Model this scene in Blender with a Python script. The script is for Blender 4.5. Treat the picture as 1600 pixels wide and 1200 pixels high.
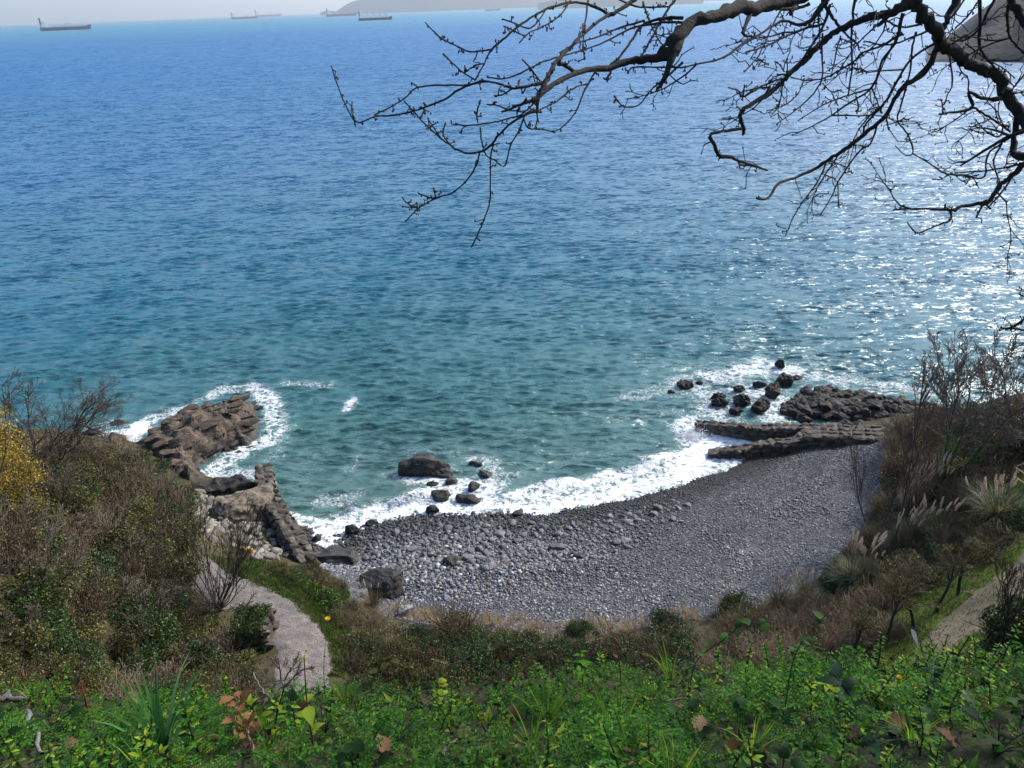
import bpy, bmesh, math, random
import numpy as np
from mathutils import Vector, Matrix

for o in list(bpy.data.objects):
    bpy.data.objects.remove(o, do_unlink=True)
SC = bpy.context.scene
COL = SC.collection
rnd = random.Random(7)
RS = np.random.RandomState(11)
PI = math.pi
rad = math.radians

# ------------------------------------------------------------------ camera, sky, sun, exposure
CAM_H = 30.0
PITCH, ROLL, FPX = rad(26.24), rad(2.13), 1200.0
CF = np.array([0, math.cos(PITCH), -math.sin(PITCH)])
_r0 = np.array([1.0, 0, 0]); _u0 = np.array([0, math.sin(PITCH), math.cos(PITCH)])
CR = math.cos(ROLL) * _r0 - math.sin(ROLL) * _u0
CU = math.sin(ROLL) * _r0 + math.cos(ROLL) * _u0
CP = np.array([0.0, 0.0, CAM_H])
cam_d = bpy.data.cameras.new('camera')
cam_d.sensor_width = 36.0
cam_d.lens = 36.0 * FPX / 1600.0
cam_d.clip_start = 0.05
cam_d.clip_end = 120000.0
cam = bpy.data.objects.new('camera', cam_d); COL.objects.link(cam)
m = Matrix.Identity(4)
for i in range(3):
    m[i][0] = CR[i]; m[i][1] = CU[i]; m[i][2] = -CF[i]; m[i][3] = CP[i]
cam.matrix_world = m
SC.camera = cam

SUN_EL, SUN_AZ = rad(37), rad(57)          # azimuth measured from +Y towards +X
world = bpy.data.worlds.new('World'); SC.world = world; world.use_nodes = True
wn = world.node_tree.nodes; wl = world.node_tree.links
sky = wn.new('ShaderNodeTexSky'); sky.sky_type = 'NISHITA'; sky.sun_disc = False
sky.sun_elevation = SUN_EL; sky.sun_rotation = SUN_AZ
sky.altitude = 30; sky.air_density = 1.0; sky.dust_density = 1.6; sky.ozone_density = 4.0
bg = wn['Background']; bg.inputs['Strength'].default_value = 0.13
wl.new(sky.outputs['Color'], bg.inputs['Color'])

sun_d = bpy.data.lights.new('sun', 'SUN'); sun_d.energy = 3.1; sun_d.angle = rad(10); sun_d.color = (1.0, 0.93, 0.82)
sun = bpy.data.objects.new('sun', sun_d); COL.objects.link(sun)
sd = Vector((math.sin(SUN_AZ) * math.cos(SUN_EL), math.cos(SUN_AZ) * math.cos(SUN_EL), math.sin(SUN_EL)))
sun.rotation_euler = sd.to_track_quat('Z', 'Y').to_euler()
sun.location = (40, 40, 60)

SC.view_settings.view_transform = 'Standard'
SC.view_settings.look = 'None'
SC.view_settings.exposure = 1.15
SC.view_settings.gamma = 1.0
SC.view_settings.use_curve_mapping = False
SC.render.engine = 'CYCLES'
SC.cycles.use_denoising = True
SC.cycles.adaptive_threshold = 0.018
SC.cycles.max_bounces = 5
SC.cycles.diffuse_bounces = 2
SC.cycles.glossy_bounces = 2
SC.cycles.transmission_bounces = 2
SC.cycles.transparent_max_bounces = 6
SC.cycles.volume_bounces = 0
SC.cycles.sample_clamp_indirect = 4.0

# ------------------------------------------------------------------ pixel rays of the 1600x1200 photograph -> places in the world
def ray(u, v): return CF + (u - 800) / FPX * CR + (600 - v) / FPX * CU
def Zp(u, v, z=0.0):
    d = ray(u, v); return CP + d * (z - CAM_H) / d[2]
def Dp(u, v, d): return CP + ray(u, v) * d

# ------------------------------------------------------------------ noise
_perm = np.random.RandomState(3).permutation(256); _perm = np.concatenate([_perm, _perm, _perm])
_grad = np.random.RandomState(4).normal(size=(256, 3)); _grad /= np.linalg.norm(_grad, axis=1)[:, None]
def perlin(P):
    P = np.asarray(P, float); i = np.floor(P).astype(int); f = P - i; i &= 255
    w = f * f * f * (f * (f * 6 - 15) + 10)
    out = 0
    for dx in (0, 1):
        for dy in (0, 1):
            for dz in (0, 1):
                h = _perm[_perm[_perm[i[:, 0] + dx] + i[:, 1] + dy] + i[:, 2] + dz]
                g = _grad[h]
                n = g[:, 0] * (f[:, 0] - dx) + g[:, 1] * (f[:, 1] - dy) + g[:, 2] * (f[:, 2] - dz)
                ww = (w[:, 0] if dx else 1 - w[:, 0]) * (w[:, 1] if dy else 1 - w[:, 1]) * (w[:, 2] if dz else 1 - w[:, 2])
                out = out + n * ww
    return out * 1.6
def fbm(P, o=4):
    P = np.asarray(P, float); s = 0; a = 1.0
    for k in range(o):
        s = s + a * perlin(P * 2 ** k + 17.3 * k); a *= 0.5
    return s
def sstep(a, b, x):
    t = np.clip((x - a) / (b - a), 0, 1); return t * t * (3 - 2 * t)

# ------------------------------------------------------------------ mesh building
class MB:
    def __init__(s): s.V = []; s.F3 = []; s.F4 = []; s.C = []; s.n = 0
    def add(s, V, F, col=(1, 1, 1)):
        V = np.asarray(V, float); F = np.asarray(F, int)
        if len(V) == 0 or len(F) == 0: return
        (s.F3 if F.shape[1] == 3 else s.F4).append(F + s.n)
        s.V.append(V); c = np.asarray(col, float)
        s.C.append(np.broadcast_to(c, (len(V), 3)) if c.ndim == 1 else c); s.n += len(V)
    def mesh(s, name, mat, smooth=True):
        me = bpy.data.meshes.new(name)
        V = np.concatenate(s.V); C = np.concatenate(s.C)
        fl = []
        if s.F4: fl.append(np.concatenate(s.F4))
        if s.F3: fl.append(np.concatenate(s.F3))
        loops = np.concatenate([f.ravel() for f in fl])
        tot = np.concatenate([np.full(len(f), f.shape[1]) for f in fl]).astype(np.int32)
        st = np.concatenate([[0], np.cumsum(tot)[:-1]]).astype(np.int32)
        me.vertices.add(len(V)); me.loops.add(len(loops)); me.polygons.add(len(tot))
        me.vertices.foreach_set('co', V.astype(np.float32).ravel())
        me.loops.foreach_set('vertex_index', loops.astype(np.int32))
        me.polygons.foreach_set('loop_start', st); me.polygons.foreach_set('loop_total', tot)
        me.polygons.foreach_set('use_smooth', np.full(len(tot), smooth))
        a = me.attributes.new('Col', 'FLOAT_COLOR', 'POINT')
        a.data.foreach_set('color', np.concatenate([C, np.ones((len(C), 1))], 1).astype(np.float32).ravel())
        me.update(calc_edges=True); me.validate()
        if mat: me.materials.append(mat)
        return me
    def build(s, name, mat, parent=None, smooth=True):
        return link(name, s.mesh(name, mat, smooth), parent)

def link(name, me, parent=None, loc=None, rot=None, scale=None):
    o = bpy.data.objects.new(name, me); COL.objects.link(o)
    if parent is not None: o.parent = parent
    if loc is not None: o.location = loc
    if rot is not None: o.rotation_euler = rot
    if scale is not None: o.scale = scale if hasattr(scale, '__len__') else (scale,) * 3
    return o
def tag(o, label=None, cat=None, group=None, kind=None):
    if label: o['label'] = label
    if cat: o['category'] = cat
    if group: o['group'] = group
    if kind: o['kind'] = kind
    return o
def empty(name, loc, rz=0.0, scale=1.0):
    o = bpy.data.objects.new(name, None); COL.objects.link(o)
    o.location = loc; o.rotation_euler = (0, 0, rz); o.scale = (scale,) * 3; o.empty_display_size = 0.2
    return o

def tube(P, R, n=5, cap=True):
    P = np.asarray(P, float); R = np.broadcast_to(np.asarray(R, float), (len(P),))
    T = np.gradient(P, axis=0); T /= np.linalg.norm(T, axis=1)[:, None] + 1e-9
    ref = np.array([0, 0, 1.0]) if abs(T[0][2]) < 0.9 else np.array([1.0, 0, 0])
    A = np.cross(T, ref); A /= np.linalg.norm(A, axis=1)[:, None] + 1e-9
    B = np.cross(T, A)
    an = np.arange(n) * 2 * PI / n
    V = P[:, None, :] + R[:, None, None] * (np.cos(an)[None, :, None] * A[:, None, :] + np.sin(an)[None, :, None] * B[:, None, :])
    V = V.reshape(-1, 3); m_ = len(P)
    i = np.arange(m_ - 1)[:, None] * n; j = np.arange(n)[None, :]; k = (np.arange(n)[None, :] + 1) % n
    F = np.stack([i + j, i + k, i + n + k, i + n + j], -1).reshape(-1, 4)
    return V, F
def bez(P, n):
    """Catmull-Rom resample of a polyline (any number of columns)"""
    P = np.asarray(P, float)
    if len(P) < 3: 
        t = np.linspace(0, 1, n)[:, None]; return P[0] * (1 - t) + P[-1] * t
    Q = np.vstack([2 * P[0] - P[1], P, 2 * P[-1] - P[-2]]); out = []
    for t in np.linspace(0, len(P) - 1 - 1e-6, n):
        k = int(t); f = t - k; a, b, c, d = Q[k], Q[k + 1], Q[k + 2], Q[k + 3]
        out.append(0.5 * (2 * b + (c - a) * f + (2 * a - 5 * b + 4 * c - d) * f * f + (3 * b - a - 3 * c + d) * f ** 3))
    return np.array(out)
def box(c, s, rz=0.0):
    x, y, z = s[0] / 2, s[1] / 2, s[2] / 2
    V = np.array([[-x, -y, -z], [x, -y, -z], [x, y, -z], [-x, y, -z], [-x, -y, z], [x, -y, z], [x, y, z], [-x, y, z]])
    ca, sa = math.cos(rz), math.sin(rz)
    V = np.stack([V[:, 0] * ca - V[:, 1] * sa, V[:, 0] * sa + V[:, 1] * ca, V[:, 2]], 1) + np.asarray(c, float)
    F = np.array([[0, 3, 2, 1], [4, 5, 6, 7], [0, 1, 5, 4], [1, 2, 6, 5], [2, 3, 7, 6], [3, 0, 4, 7]])
    return V, F
def rand_rot(n, rs=RS):
    q = rs.normal(size=(n, 4)); q /= np.linalg.norm(q, axis=1)[:, None]
    w, x, y, z = q.T
    return np.stack([np.stack([1 - 2 * (y * y + z * z), 2 * (x * y - z * w), 2 * (x * z + y * w)], 1),
                     np.stack([2 * (x * y + z * w), 1 - 2 * (x * x + z * z), 2 * (y * z - x * w)], 1),
                     np.stack([2 * (x * z - y * w), 2 * (y * z + x * w), 1 - 2 * (x * x + y * y)], 1)], 1)
def scatter(mb, V, F, pos, Rm, sc, cols):
    """many transformed copies of a small template merged into a builder"""
    n = len(pos); sc = np.asarray(sc, float); sc = sc[:, None] if sc.ndim == 1 else sc
    W = np.einsum('nij,nvj->nvi', Rm, V[None] * sc[:, None, :] if sc.shape[1] == 3 else V[None] * sc[:, None]) + pos[:, None]
    FF = F[None] + (np.arange(n) * len(V))[:, None, None]
    mb.add(W.reshape(-1, 3), FF.reshape(-1, F.shape[1]), np.repeat(cols, len(V), 0))

# ------------------------------------------------------------------ materials
def new_mat(name):
    mt = bpy.data.materials.new(name); mt.use_nodes = True
    n = mt.node_tree.nodes; l = mt.node_tree.links
    return mt, n, l, n['Principled BSDF']
def N(n, t, **kw):
    x = n.new(t)
    for k, v in kw.items(): setattr(x, k, v)
    return x
def ramp(n, stops):
    r = n.new('ShaderNodeValToRGB')
    while len(r.color_ramp.elements) < len(stops): r.color_ramp.elements.new(0.5)
    for e, (p, c) in zip(r.color_ramp.elements, stops):
        e.position = p; e.color = (*c, 1) if len(c) == 3 else c
    return r
def noise(n, l, scale, detail=4, rough=0.6, vec=None):
    t = n.new('ShaderNodeTexNoise'); t.inputs['Scale'].default_value = scale
    t.inputs['Detail'].default_value = detail; t.inputs['Roughness'].default_value = rough
    if vec: l.new(vec, t.inputs['Vector'])
    return t
def mixc(n, l, a, b, fac, mode='MIX'):
    x = n.new('ShaderNodeMix'); x.data_type = 'RGBA'; x.blend_type = mode
    for s, val in ((6, a), (7, b)):
        if hasattr(val, 'links'): l.new(val, x.inputs[s])
        else: x.inputs[s].default_value = (*val, 1)
    if hasattr(fac, 'links'): l.new(fac, x.inputs[0])
    else: x.inputs[0].default_value = fac
    return x.outputs[2]
def math_n(n, l, op, a, b=0.0, c=None):
    x = n.new('ShaderNodeMath'); x.operation = op
    for i, val in enumerate((a, b) if c is None else (a, b, c)):
        if hasattr(val, 'links'): l.new(val, x.inputs[i])
        else: x.inputs[i].default_value = val
    return x.outputs[0]
def objcoord(n, kind='Object'):
    return n.new('ShaderNodeTexCoord').outputs[kind]
def geopos(n): return n.new('ShaderNodeNewGeometry').outputs['Position']

def mat_foliage(name, trans=0.35, rough=0.5, spec=0.35, var=0.35):
    mt, n, l, b = new_mat(name)
    at = N(n, 'ShaderNodeAttribute', attribute_name='Col')
    oi = n.new('ShaderNodeObjectInfo')
    k = math_n(n, l, 'MULTIPLY_ADD', oi.outputs['Random'], var, 1 - var / 2)
    c = mixc(n, l, at.outputs['Color'], (0, 0, 0), 0.0)
    vm = n.new('ShaderNodeVectorMath'); vm.operation = 'SCALE'
    l.new(at.outputs['Color'], vm.inputs[0]); l.new(k, vm.inputs['Scale'])
    l.new(vm.outputs[0], b.inputs['Base Color'])
    b.inputs['Roughness'].default_value = rough; b.inputs['Specular IOR Level'].default_value = spec
    tr = n.new('ShaderNodeBsdfTranslucent'); l.new(vm.outputs[0], tr.inputs['Color'])
    mx = n.new('ShaderNodeMixShader'); mx.inputs[0].default_value = trans
    l.new(b.outputs[0], mx.inputs[1]); l.new(tr.outputs[0], mx.inputs[2])
    l.new(mx.outputs[0], n['Material Output'].inputs['Surface'])
    return mt
def mat_col(name, rough=0.8, bump=0.0, bscale=20.0, spec=0.3, var=0.3, dirt=None):
    """vertex colour times noise, with fine relief"""
    mt, n, l, b = new_mat(name)
    at = N(n, 'ShaderNodeAttribute', attribute_name='Col')
    P = geopos(n)
    t = noise(n, l, bscale, 5, 0.65, P)
    rr = ramp(n, [(0.25, (1 - var,) * 3), (0.75, (1 + var,) * 3)])
    l.new(t.outputs['Fac'], rr.inputs[0])
    c = mixc(n, l, at.outputs['Color'], rr.outputs[0], 1.0, 'MULTIPLY')
    l.new(c, b.inputs['Base Color'])
    b.inputs['Roughness'].default_value = rough; b.inputs['Specular IOR Level'].default_value = spec
    if bump:
        bp = n.new('ShaderNodeBump'); bp.inputs['Strength'].default_value = bump; bp.inputs['Distance'].default_value = 1.0 / bscale
        l.new(t.outputs['Fac'], bp.inputs['Height']); l.new(bp.outputs[0], b.inputs['Normal'])
    return mt
def mat_rock(name, c1, c2, c3, scale=1.0, rough=0.75, strata=None, spec=0.35, wet=None):
    mt, n, l, b = new_mat(name)
    P = geopos(n); vec = P
    if strata:
        mp = n.new('ShaderNodeMapping'); l.new(P, mp.inputs['Vector'])
        mp.inputs['Rotation'].default_value = strata[0]; mp.inputs['Scale'].default_value = strata[1]
        vec = mp.outputs[0]
    t1 = noise(n, l, 0.9 * scale, 6, 0.65, vec); t2 = noise(n, l, 7 * scale, 5, 0.7, P)
    r1 = ramp(n, [(0.3, c1), (0.52, c2), (0.72, c3)]); l.new(t1.outputs['Fac'], r1.inputs[0])
    r2 = ramp(n, [(0.3, (0.55, 0.55, 0.55)), (0.7, (1.25, 1.22, 1.18))]); l.new(t2.outputs['Fac'], r2.inputs[0])
    c = mixc(n, l, r1.outputs[0], r2.outputs[0], 1.0, 'MULTIPLY')
    oi = n.new('ShaderNodeObjectInfo')
    k = math_n(n, l, 'MULTIPLY_ADD', oi.outputs['Random'], 0.5, 0.75)
    vm = n.new('ShaderNodeVectorMath'); vm.operation = 'SCALE'; l.new(c, vm.inputs[0]); l.new(k, vm.inputs['Scale'])
    out = vm.outputs[0]
    if wet:   # rock soaked by the sea up to a ragged tide line is darker and glossier
        sp = n.new('ShaderNodeSeparateXYZ'); l.new(P, sp.inputs[0])
        zz = math_n(n, l, 'MULTIPLY_ADD', t1.outputs['Fac'], 0.8, sp.outputs['Z'])
        mr = n.new('ShaderNodeMapRange'); l.new(zz, mr.inputs[0]); mr.inputs[1].default_value = wet; mr.inputs[2].default_value = wet + 0.35
        mr.inputs[3].default_value = 1; mr.inputs[4].default_value = 0
        out = mixc(n, l, out, mixc(n, l, out, (0.33, 0.33, 0.35), 1.0, 'MULTIPLY'), mr.outputs[0])
        ro = math_n(n, l, 'MULTIPLY_ADD', mr.outputs[0], -0.35, rough); l.new(ro, b.inputs['Roughness'])
    else: b.inputs['Roughness'].default_value = rough
    l.new(out, b.inputs['Base Color']); b.inputs['Specular IOR Level'].default_value = spec
    bp = n.new('ShaderNodeBump'); bp.inputs['Strength'].default_value = 0.9; bp.inputs['Distance'].default_value = 0.12 / scale
    hh = math_n(n, l, 'MULTIPLY_ADD', t2.outputs['Fac'], 0.6, t1.outputs['Fac'])
    l.new(hh, bp.inputs['Height']); l.new(bp.outputs[0], b.inputs['Normal'])
    return mt

M = {}
M['leaf'] = mat_foliage('leaf_green', var=0.85)
M['leaf_near'] = mat_foliage('leaf_near', 0.45, 0.55, 0.1, 0.5)
M['leaf_dry'] = mat_foliage('leaf_dry', 0.45, 0.7, 0.2, 0.3)
M['twig'] = mat_col('twig_bark', 0.85, 0.5, 30, 0.2, 0.35)
M['bark'] = mat_col('oak_bark', 0.85, 0.9, 45, 0.25, 0.5)
M['paint'] = mat_col('ship_paint', 0.5, 0.0, 0.08, 0.4, 0.12)
M['pebble'] = mat_col('pebble_stone', 0.65, 0.25, 9, 0.35, 0.25)
M['wood'] = mat_col('fence_wood', 0.8, 0.4, 14, 0.2, 0.35)
M['reef'] = mat_rock('reef_rock', (0.035, 0.028, 0.022), (0.085, 0.065, 0.048), (0.16, 0.125, 0.09), 1.3, 0.8, ((0.3, 0.2, 0.6), (1, 4, 5)), wet=0.85)
M['reef_dark'] = mat_rock('reef_rock_dark', (0.01, 0.009, 0.008), (0.026, 0.022, 0.019), (0.06, 0.05, 0.042), 2.2, 0.8, wet=0.4)
M['boulder'] = mat_rock('boulder_dark', (0.014, 0.014, 0.015), (0.035, 0.033, 0.032), (0.085, 0.08, 0.072), 1.2, 0.75, wet=0.3)
M['slab'] = mat_rock('slab_pale', (0.07, 0.06, 0.045), (0.2, 0.165, 0.12), (0.3, 0.26, 0.2), 1.3, 0.85, ((0.2, 0.3, 0.5), (1, 2.5, 4)))
M['masonry'] = mat_rock('wall_stone', (0.03, 0.026, 0.022), (0.085, 0.072, 0.058), (0.18, 0.155, 0.125), 2.2, 0.85)
M['cobble'] = mat_rock('cobble_grey', (0.07, 0.07, 0.075), (0.13, 0.13, 0.14), (0.24, 0.24, 0.24), 1.0, 0.7, wet=0.45)
M['rubble'] = mat_rock('rubble_stone', (0.08, 0.075, 0.065), (0.2, 0.185, 0.16), (0.34, 0.32, 0.28), 1.2, 0.8, wet=0.35)
M['lichen'] = mat_rock('lichen_stone', (0.12, 0.08, 0.03), (0.32, 0.2, 0.05), (0.3, 0.27, 0.2), 2.0, 0.9)

# ------------------------------------------------------------------ terrain heights (thin plate spline through surveyed points)
ctl = []
def cp(u, v, z): p = Zp(u, v, z); ctl.append((p[0], p[1], z))
for u, v in [(490, 866), (545, 838), (600, 820), (680, 806), (760, 806), (850, 808), (905, 797), (960, 786), (1020, 772), (1080, 757), (1130, 738), (1175, 718), (1215, 700)]: cp(u, v, 0.05)
for u, v, z in [(560, 780, -1.1), (680, 750, -1.1), (800, 755, -1.2), (900, 745, -1.2), (1000, 720, -1.3), (1080, 690, -0.9), (1150, 690, -0.25), (480, 790, -1.0), (450, 740, -1.2),
                (800, 640, -3), (600, 600, -3), (1000, 600, -3), (1300, 520, -3), (300, 540, -3), (1500, 540, -3), (60, 600, -3.0)]: cp(u, v, z)
for u, v, z in [(600, 870, 0.9), (720, 870, 1.0), (850, 870, 1.0), (980, 850, 1.05), (1100, 820, 1.1), (1200, 770, 1.05), (1270, 710, 0.9), (1300, 700, 1.0), (1360, 695, 1.5),
                (570, 930, 2.2), (680, 965, 2.4), (850, 975, 2.5), (1000, 970, 2.5), (1150, 935, 2.6), (1250, 890, 2.6), (1320, 830, 2.4), (1360, 760, 2.1), (800, 920, 1.7), (1000, 910, 1.8), (1150, 860, 1.75), (1280, 780, 1.7),
                (1400, 700, 2.8), (1460, 650, 3.0), (1540, 640, 4.5), (1600, 650, 6.5), (1430, 760, 3.7), (1520, 760, 5.6), (1600, 770, 7.6), (1360, 860, 3.7), (1450, 850, 5.0), (1260, 930, 3.6),
                (1300, 1000, 5.0), (1450, 960, 6.3), (1550, 900, 7.3), (1600, 960, 8.4), (1550, 1050, 8.3), (1350, 1080, 7.2), (1200, 1010, 4.6), (1050, 1010, 4.0),
                (560, 985, 4.2), (700, 1010, 4.1), (850, 1010, 3.9), (620, 1060, 5.2), (450, 905, 4.6), (520, 900, 3.6), (545, 925, 2.9), (540, 890, 1.6),
                (310, 885, 5.4), (352, 905, 5.6), (400, 935, 5.8), (440, 960, 6.0), (470, 990, 6.2), (478, 1030, 6.5),
                (320, 800, 1.7), (300, 775, 1.0), (420, 830, 1.5), (350, 830, 2.6), (460, 870, 1.6), (370, 870, 4.2), (430, 880, 3.4),
                (380, 740, -0.3), (340, 735, -0.3), (250, 740, 1.0), (200, 700, 1.0), (240, 790, 4.5), (140, 715, 4.0), (60, 720, 8.0), (0, 740, 11), (270, 860, 5.8), (150, 900, 8.6), (0, 900, 13.5),
                (100, 1000, 11.5), (0, 1080, 15), (200, 1060, 9.2), (330, 970, 6.6), (330, 1060, 7.6), (120, 680, 0.3), (40, 670, 0.5)]: cp(u, v, z)
for p in [(-60, 26, 22), (-60, 40, 17), (-60, 55, 2), (-60, 62, -3), (-44, 52, 2), (-44, 30, 17), (-44, 60, -3), (60, 25, 20), (60, 38, 15), (60, 50, 6), (60, 60, -3), (42, 58, -2.5), (42, 45, 8), (42, 30, 15),
          (34, 56, -1.5), (33, 50, 2.0), (-30, 12, 19.5), (-30, 4, 26), (-60, 5, 30), (30, 12, 16), (30, 4, 24), (60, 5, 28), (-14, 14, 13.5), (-8, 14, 11.5), (0, 16, 9.0), (0, 20, 6.0), (8, 16, 9.0), (14, 14, 11.5),
          (0, 12, 12.5), (0, 9, 16.5), (-8, 9, 17), (8, 9, 17), (0, 6, 21), (-6, 6, 21.2), (6, 6, 21), (0, 4, 24.2), (-5, 4, 24.4), (5, 4, 24), (-5, 0, 27.2), (5, 0, 27.2), (0, 0, 27.2), (0, -6, 28.6), (-30, -6, 31), (30, -6, 30), (-60, -6, 34), (60, -6, 33)]: ctl.append(p)
ctl = np.array(ctl, float)
def _phi(r2): return 0.5 * r2 * np.log(r2 + 1e-9)
_X = ctl[:, :2]; _n = len(_X)
_K = _phi(((_X[:, None] - _X[None]) ** 2).sum(-1)) + np.eye(_n) * 0.6
_Pm = np.hstack([np.ones((_n, 1)), _X])
_A = np.vstack([np.hstack([_K, _Pm]), np.hstack([_Pm.T, np.zeros((3, 3))])])
_w = np.linalg.solve(_A, np.concatenate([ctl[:, 2], np.zeros(3)]))
GX0, GX1, GY0, GY1, GS = -60.0, 60.0, -6.0, 62.0, 0.4
gx = np.arange(GX0, GX1 + 1e-6, GS); gy = np.arange(GY0, GY1 + 1e-6, GS)
XX, YY = np.meshgrid(gx, gy)
_q = np.stack([XX.ravel(), YY.ravel()], 1)
HZ = np.concatenate([_phi(((c[:, None] - _X[None]) ** 2).sum(-1)) @ _w[:_n] + _w[_n] + c @ _w[_n + 1:] for c in np.array_split(_q, 12)])
HZ = HZ.reshape(XX.shape)
_nz = fbm(np.stack([_q[:, 0] * 0.35, _q[:, 1] * 0.35, 0 * _q[:, 0]], 1), 4).reshape(XX.shape)
HZ = HZ + _nz * np.where(HZ > 2.8, 0.3, 0.07)
_bm = (XX > -9) & (XX < 27) & (YY > 26)
HZ = HZ + np.where(_bm, 0.13 * np.exp(-((HZ - 1.3 - 0.08 * _nz) / 0.1) ** 2) + 0.12 * np.exp(-((HZ - 1.95 + 0.1 * _nz) / 0.1) ** 2), 0)
HZ = np.maximum(HZ, -4.0)
def hz(x, y):
    fx = np.clip((np.asarray(x) - GX0) / GS, 0, len(gx) - 1.001); fy = np.clip((np.asarray(y) - GY0) / GS, 0, len(gy) - 1.001)
    i = fx.astype(int); j = fy.astype(int); a = fx - i; b = fy - j
    return (HZ[j, i] * (1 - a) + HZ[j, i + 1] * a) * (1 - b) + (HZ[j + 1, i] * (1 - a) + HZ[j + 1, i + 1] * a) * b
def G(u, v):
    """where the ray through a pixel meets the terrain (or the sea plane)"""
    d = ray(u, v); t = np.arange(8, 130, 0.1)
    P = CP + d[None] * t[:, None]
    hit = np.where(P[:, 2] < np.maximum(hz(P[:, 0], P[:, 1]), 0))[0]
    return P[hit[0]] if len(hit) else P[-1]
def in_poly(x, y, poly):
    x = np.asarray(x); y = np.asarray(y); c = np.zeros(x.shape, bool); n_ = len(poly)
    for i in range(n_):
        x0, y0 = poly[i][:2]; x1, y1 = poly[(i + 1) % n_][:2]
        k = ((y0 > y) != (y1 > y)) & (x < (x1 - x0) * (y - y0) / (y1 - y0 + 1e-12) + x0); c ^= k
    return c
def polyG(pts): return [G(u, v)[:2] for u, v in pts]
def scatter_poly(poly, dmin, nmax, rs=RS):
    poly = np.array(poly); lo = poly.min(0); hi = poly.max(0); out = []
    for _ in range(nmax * 12):
        p = lo + (hi - lo) * rs.rand(2)
        if not in_poly(p[0:1], p[1:2], poly)[0]: continue
        if out and min((np.array(out) - p)[:, 0] ** 2 + (np.array(out) - p)[:, 1] ** 2) < dmin * dmin: continue
        out.append(p)
        if len(out) >= nmax: break
    return np.array(out)
def dist_line(x, y, L):
    d = np.full(np.shape(x), 1e9)
    for a, b in zip(L[:-1], L[1:]):
        ax, ay = a[:2]; bx, by = b[:2]; dx, dy = bx - ax, by - ay
        t = np.clip(((x - ax) * dx + (y - ay) * dy) / (dx * dx + dy * dy + 1e-9), 0, 1)
        d = np.minimum(d, np.hypot(x - ax - t * dx, y - ay - t * dy))
    return d

# ------------------------------------------------------------------ ground: hillside, beach, lawn
beach_poly = [Zp(u, v, z)[:2] for u, v, z in [(470, 868, 1), (480, 800, -1), (700, 730, -1), (1000, 690, -1), (1180, 670, -.5), (1400, 670, 2)]] + \
             polyG([(1385, 720), (1365, 790), (1330, 850), (1290, 890), (1240, 930), (1130, 955), (1000, 985), (850, 990), (680, 980), (590, 960), (545, 930), (520, 900), (490, 880)])
lawn_poly = polyG([(1420, 930), (1500, 890), (1580, 850), (1640, 830), (1640, 990), (1560, 1030), (1450, 1110), (1300, 1110), (1330, 1040)])
lawn2_poly = polyG([(1530, 690), (1640, 660), (1640, 800), (1560, 790)])
ccx = (XX[:-1, :-1] + GS / 2).ravel(); ccy = (YY[:-1, :-1] + GS / 2).ravel()
idx = np.arange(XX.size).reshape(XX.shape)
quads = np.stack([idx[:-1, :-1], idx[:-1, 1:], idx[1:, 1:], idx[1:, :-1]], -1).reshape(-1, 4)
TV = np.stack([XX.ravel(), YY.ravel(), HZ.ravel()], 1)
is_beach = in_poly(ccx, ccy, beach_poly)
is_lawn = (in_poly(ccx, ccy, lawn_poly) | in_poly(ccx, ccy, lawn2_poly)) & ~is_beach
def sub_mesh(mask):
    f = quads[mask]; ids, inv = np.unique(f, return_inverse=True)
    return TV[ids], inv.reshape(f.shape)

def mat_ground(name, stops, scale, bump=0.6, dist=0.08):
    mt, n, l, b = new_mat(name); P = geopos(n)
    t1 = noise(n, l, scale, 6, 0.7, P); t2 = noise(n, l, scale * 9, 4, 0.7, P)
    f = math_n(n, l, 'MULTIPLY_ADD', t2.outputs['Fac'], 1.0 if 'gravel' in name else 0.6, math_n(n, l, 'MULTIPLY_ADD', t1.outputs['Fac'], 0.5 if 'gravel' in name else 0.7, -0.25 if 'gravel' in name else -0.15))
    r = ramp(n, stops); l.new(f, r.inputs[0]); l.new(r.outputs[0], b.inputs['Base Color'])
    b.inputs['Roughness'].default_value = 0.95; b.inputs['Specular IOR Level'].default_value = 0.15
    bp = n.new('ShaderNodeBump'); bp.inputs['Strength'].default_value = bump; bp.inputs['Distance'].default_value = dist
    l.new(f, bp.inputs['Height']); l.new(bp.outputs[0], b.inputs['Normal'])
    return mt
M['soil'] = mat_ground('hillside_soil', [(0.25, (0.02, 0.018, 0.01)), (0.45, (0.04, 0.038, 0.018)), (0.6, (0.065, 0.055, 0.03)), (0.8, (0.09, 0.07, 0.045))], 1.6)
M['lawn'] = mat_ground('lawn_turf', [(0.25, (0.03, 0.05, 0.008)), (0.5, (0.055, 0.085, 0.013)), (0.75, (0.11, 0.1, 0.035))], 1.2)
M['path'] = mat_ground('path_gravel', [(0.3, (0.035, 0.03, 0.028)), (0.45, (0.095, 0.083, 0.078)), (0.58, (0.15, 0.136, 0.13)), (0.78, (0.3, 0.28, 0.27))], 2.2, 0.7, 0.05)
M['dirt'] = mat_ground('path_dirt', [(0.25, (0.05, 0.05, 0.02)), (0.42, (0.10, 0.085, 0.055)), (0.6, (0.16, 0.13, 0.1)), (0.8, (0.24, 0.21, 0.17))], 1.1, 0.5, 0.05)

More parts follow.
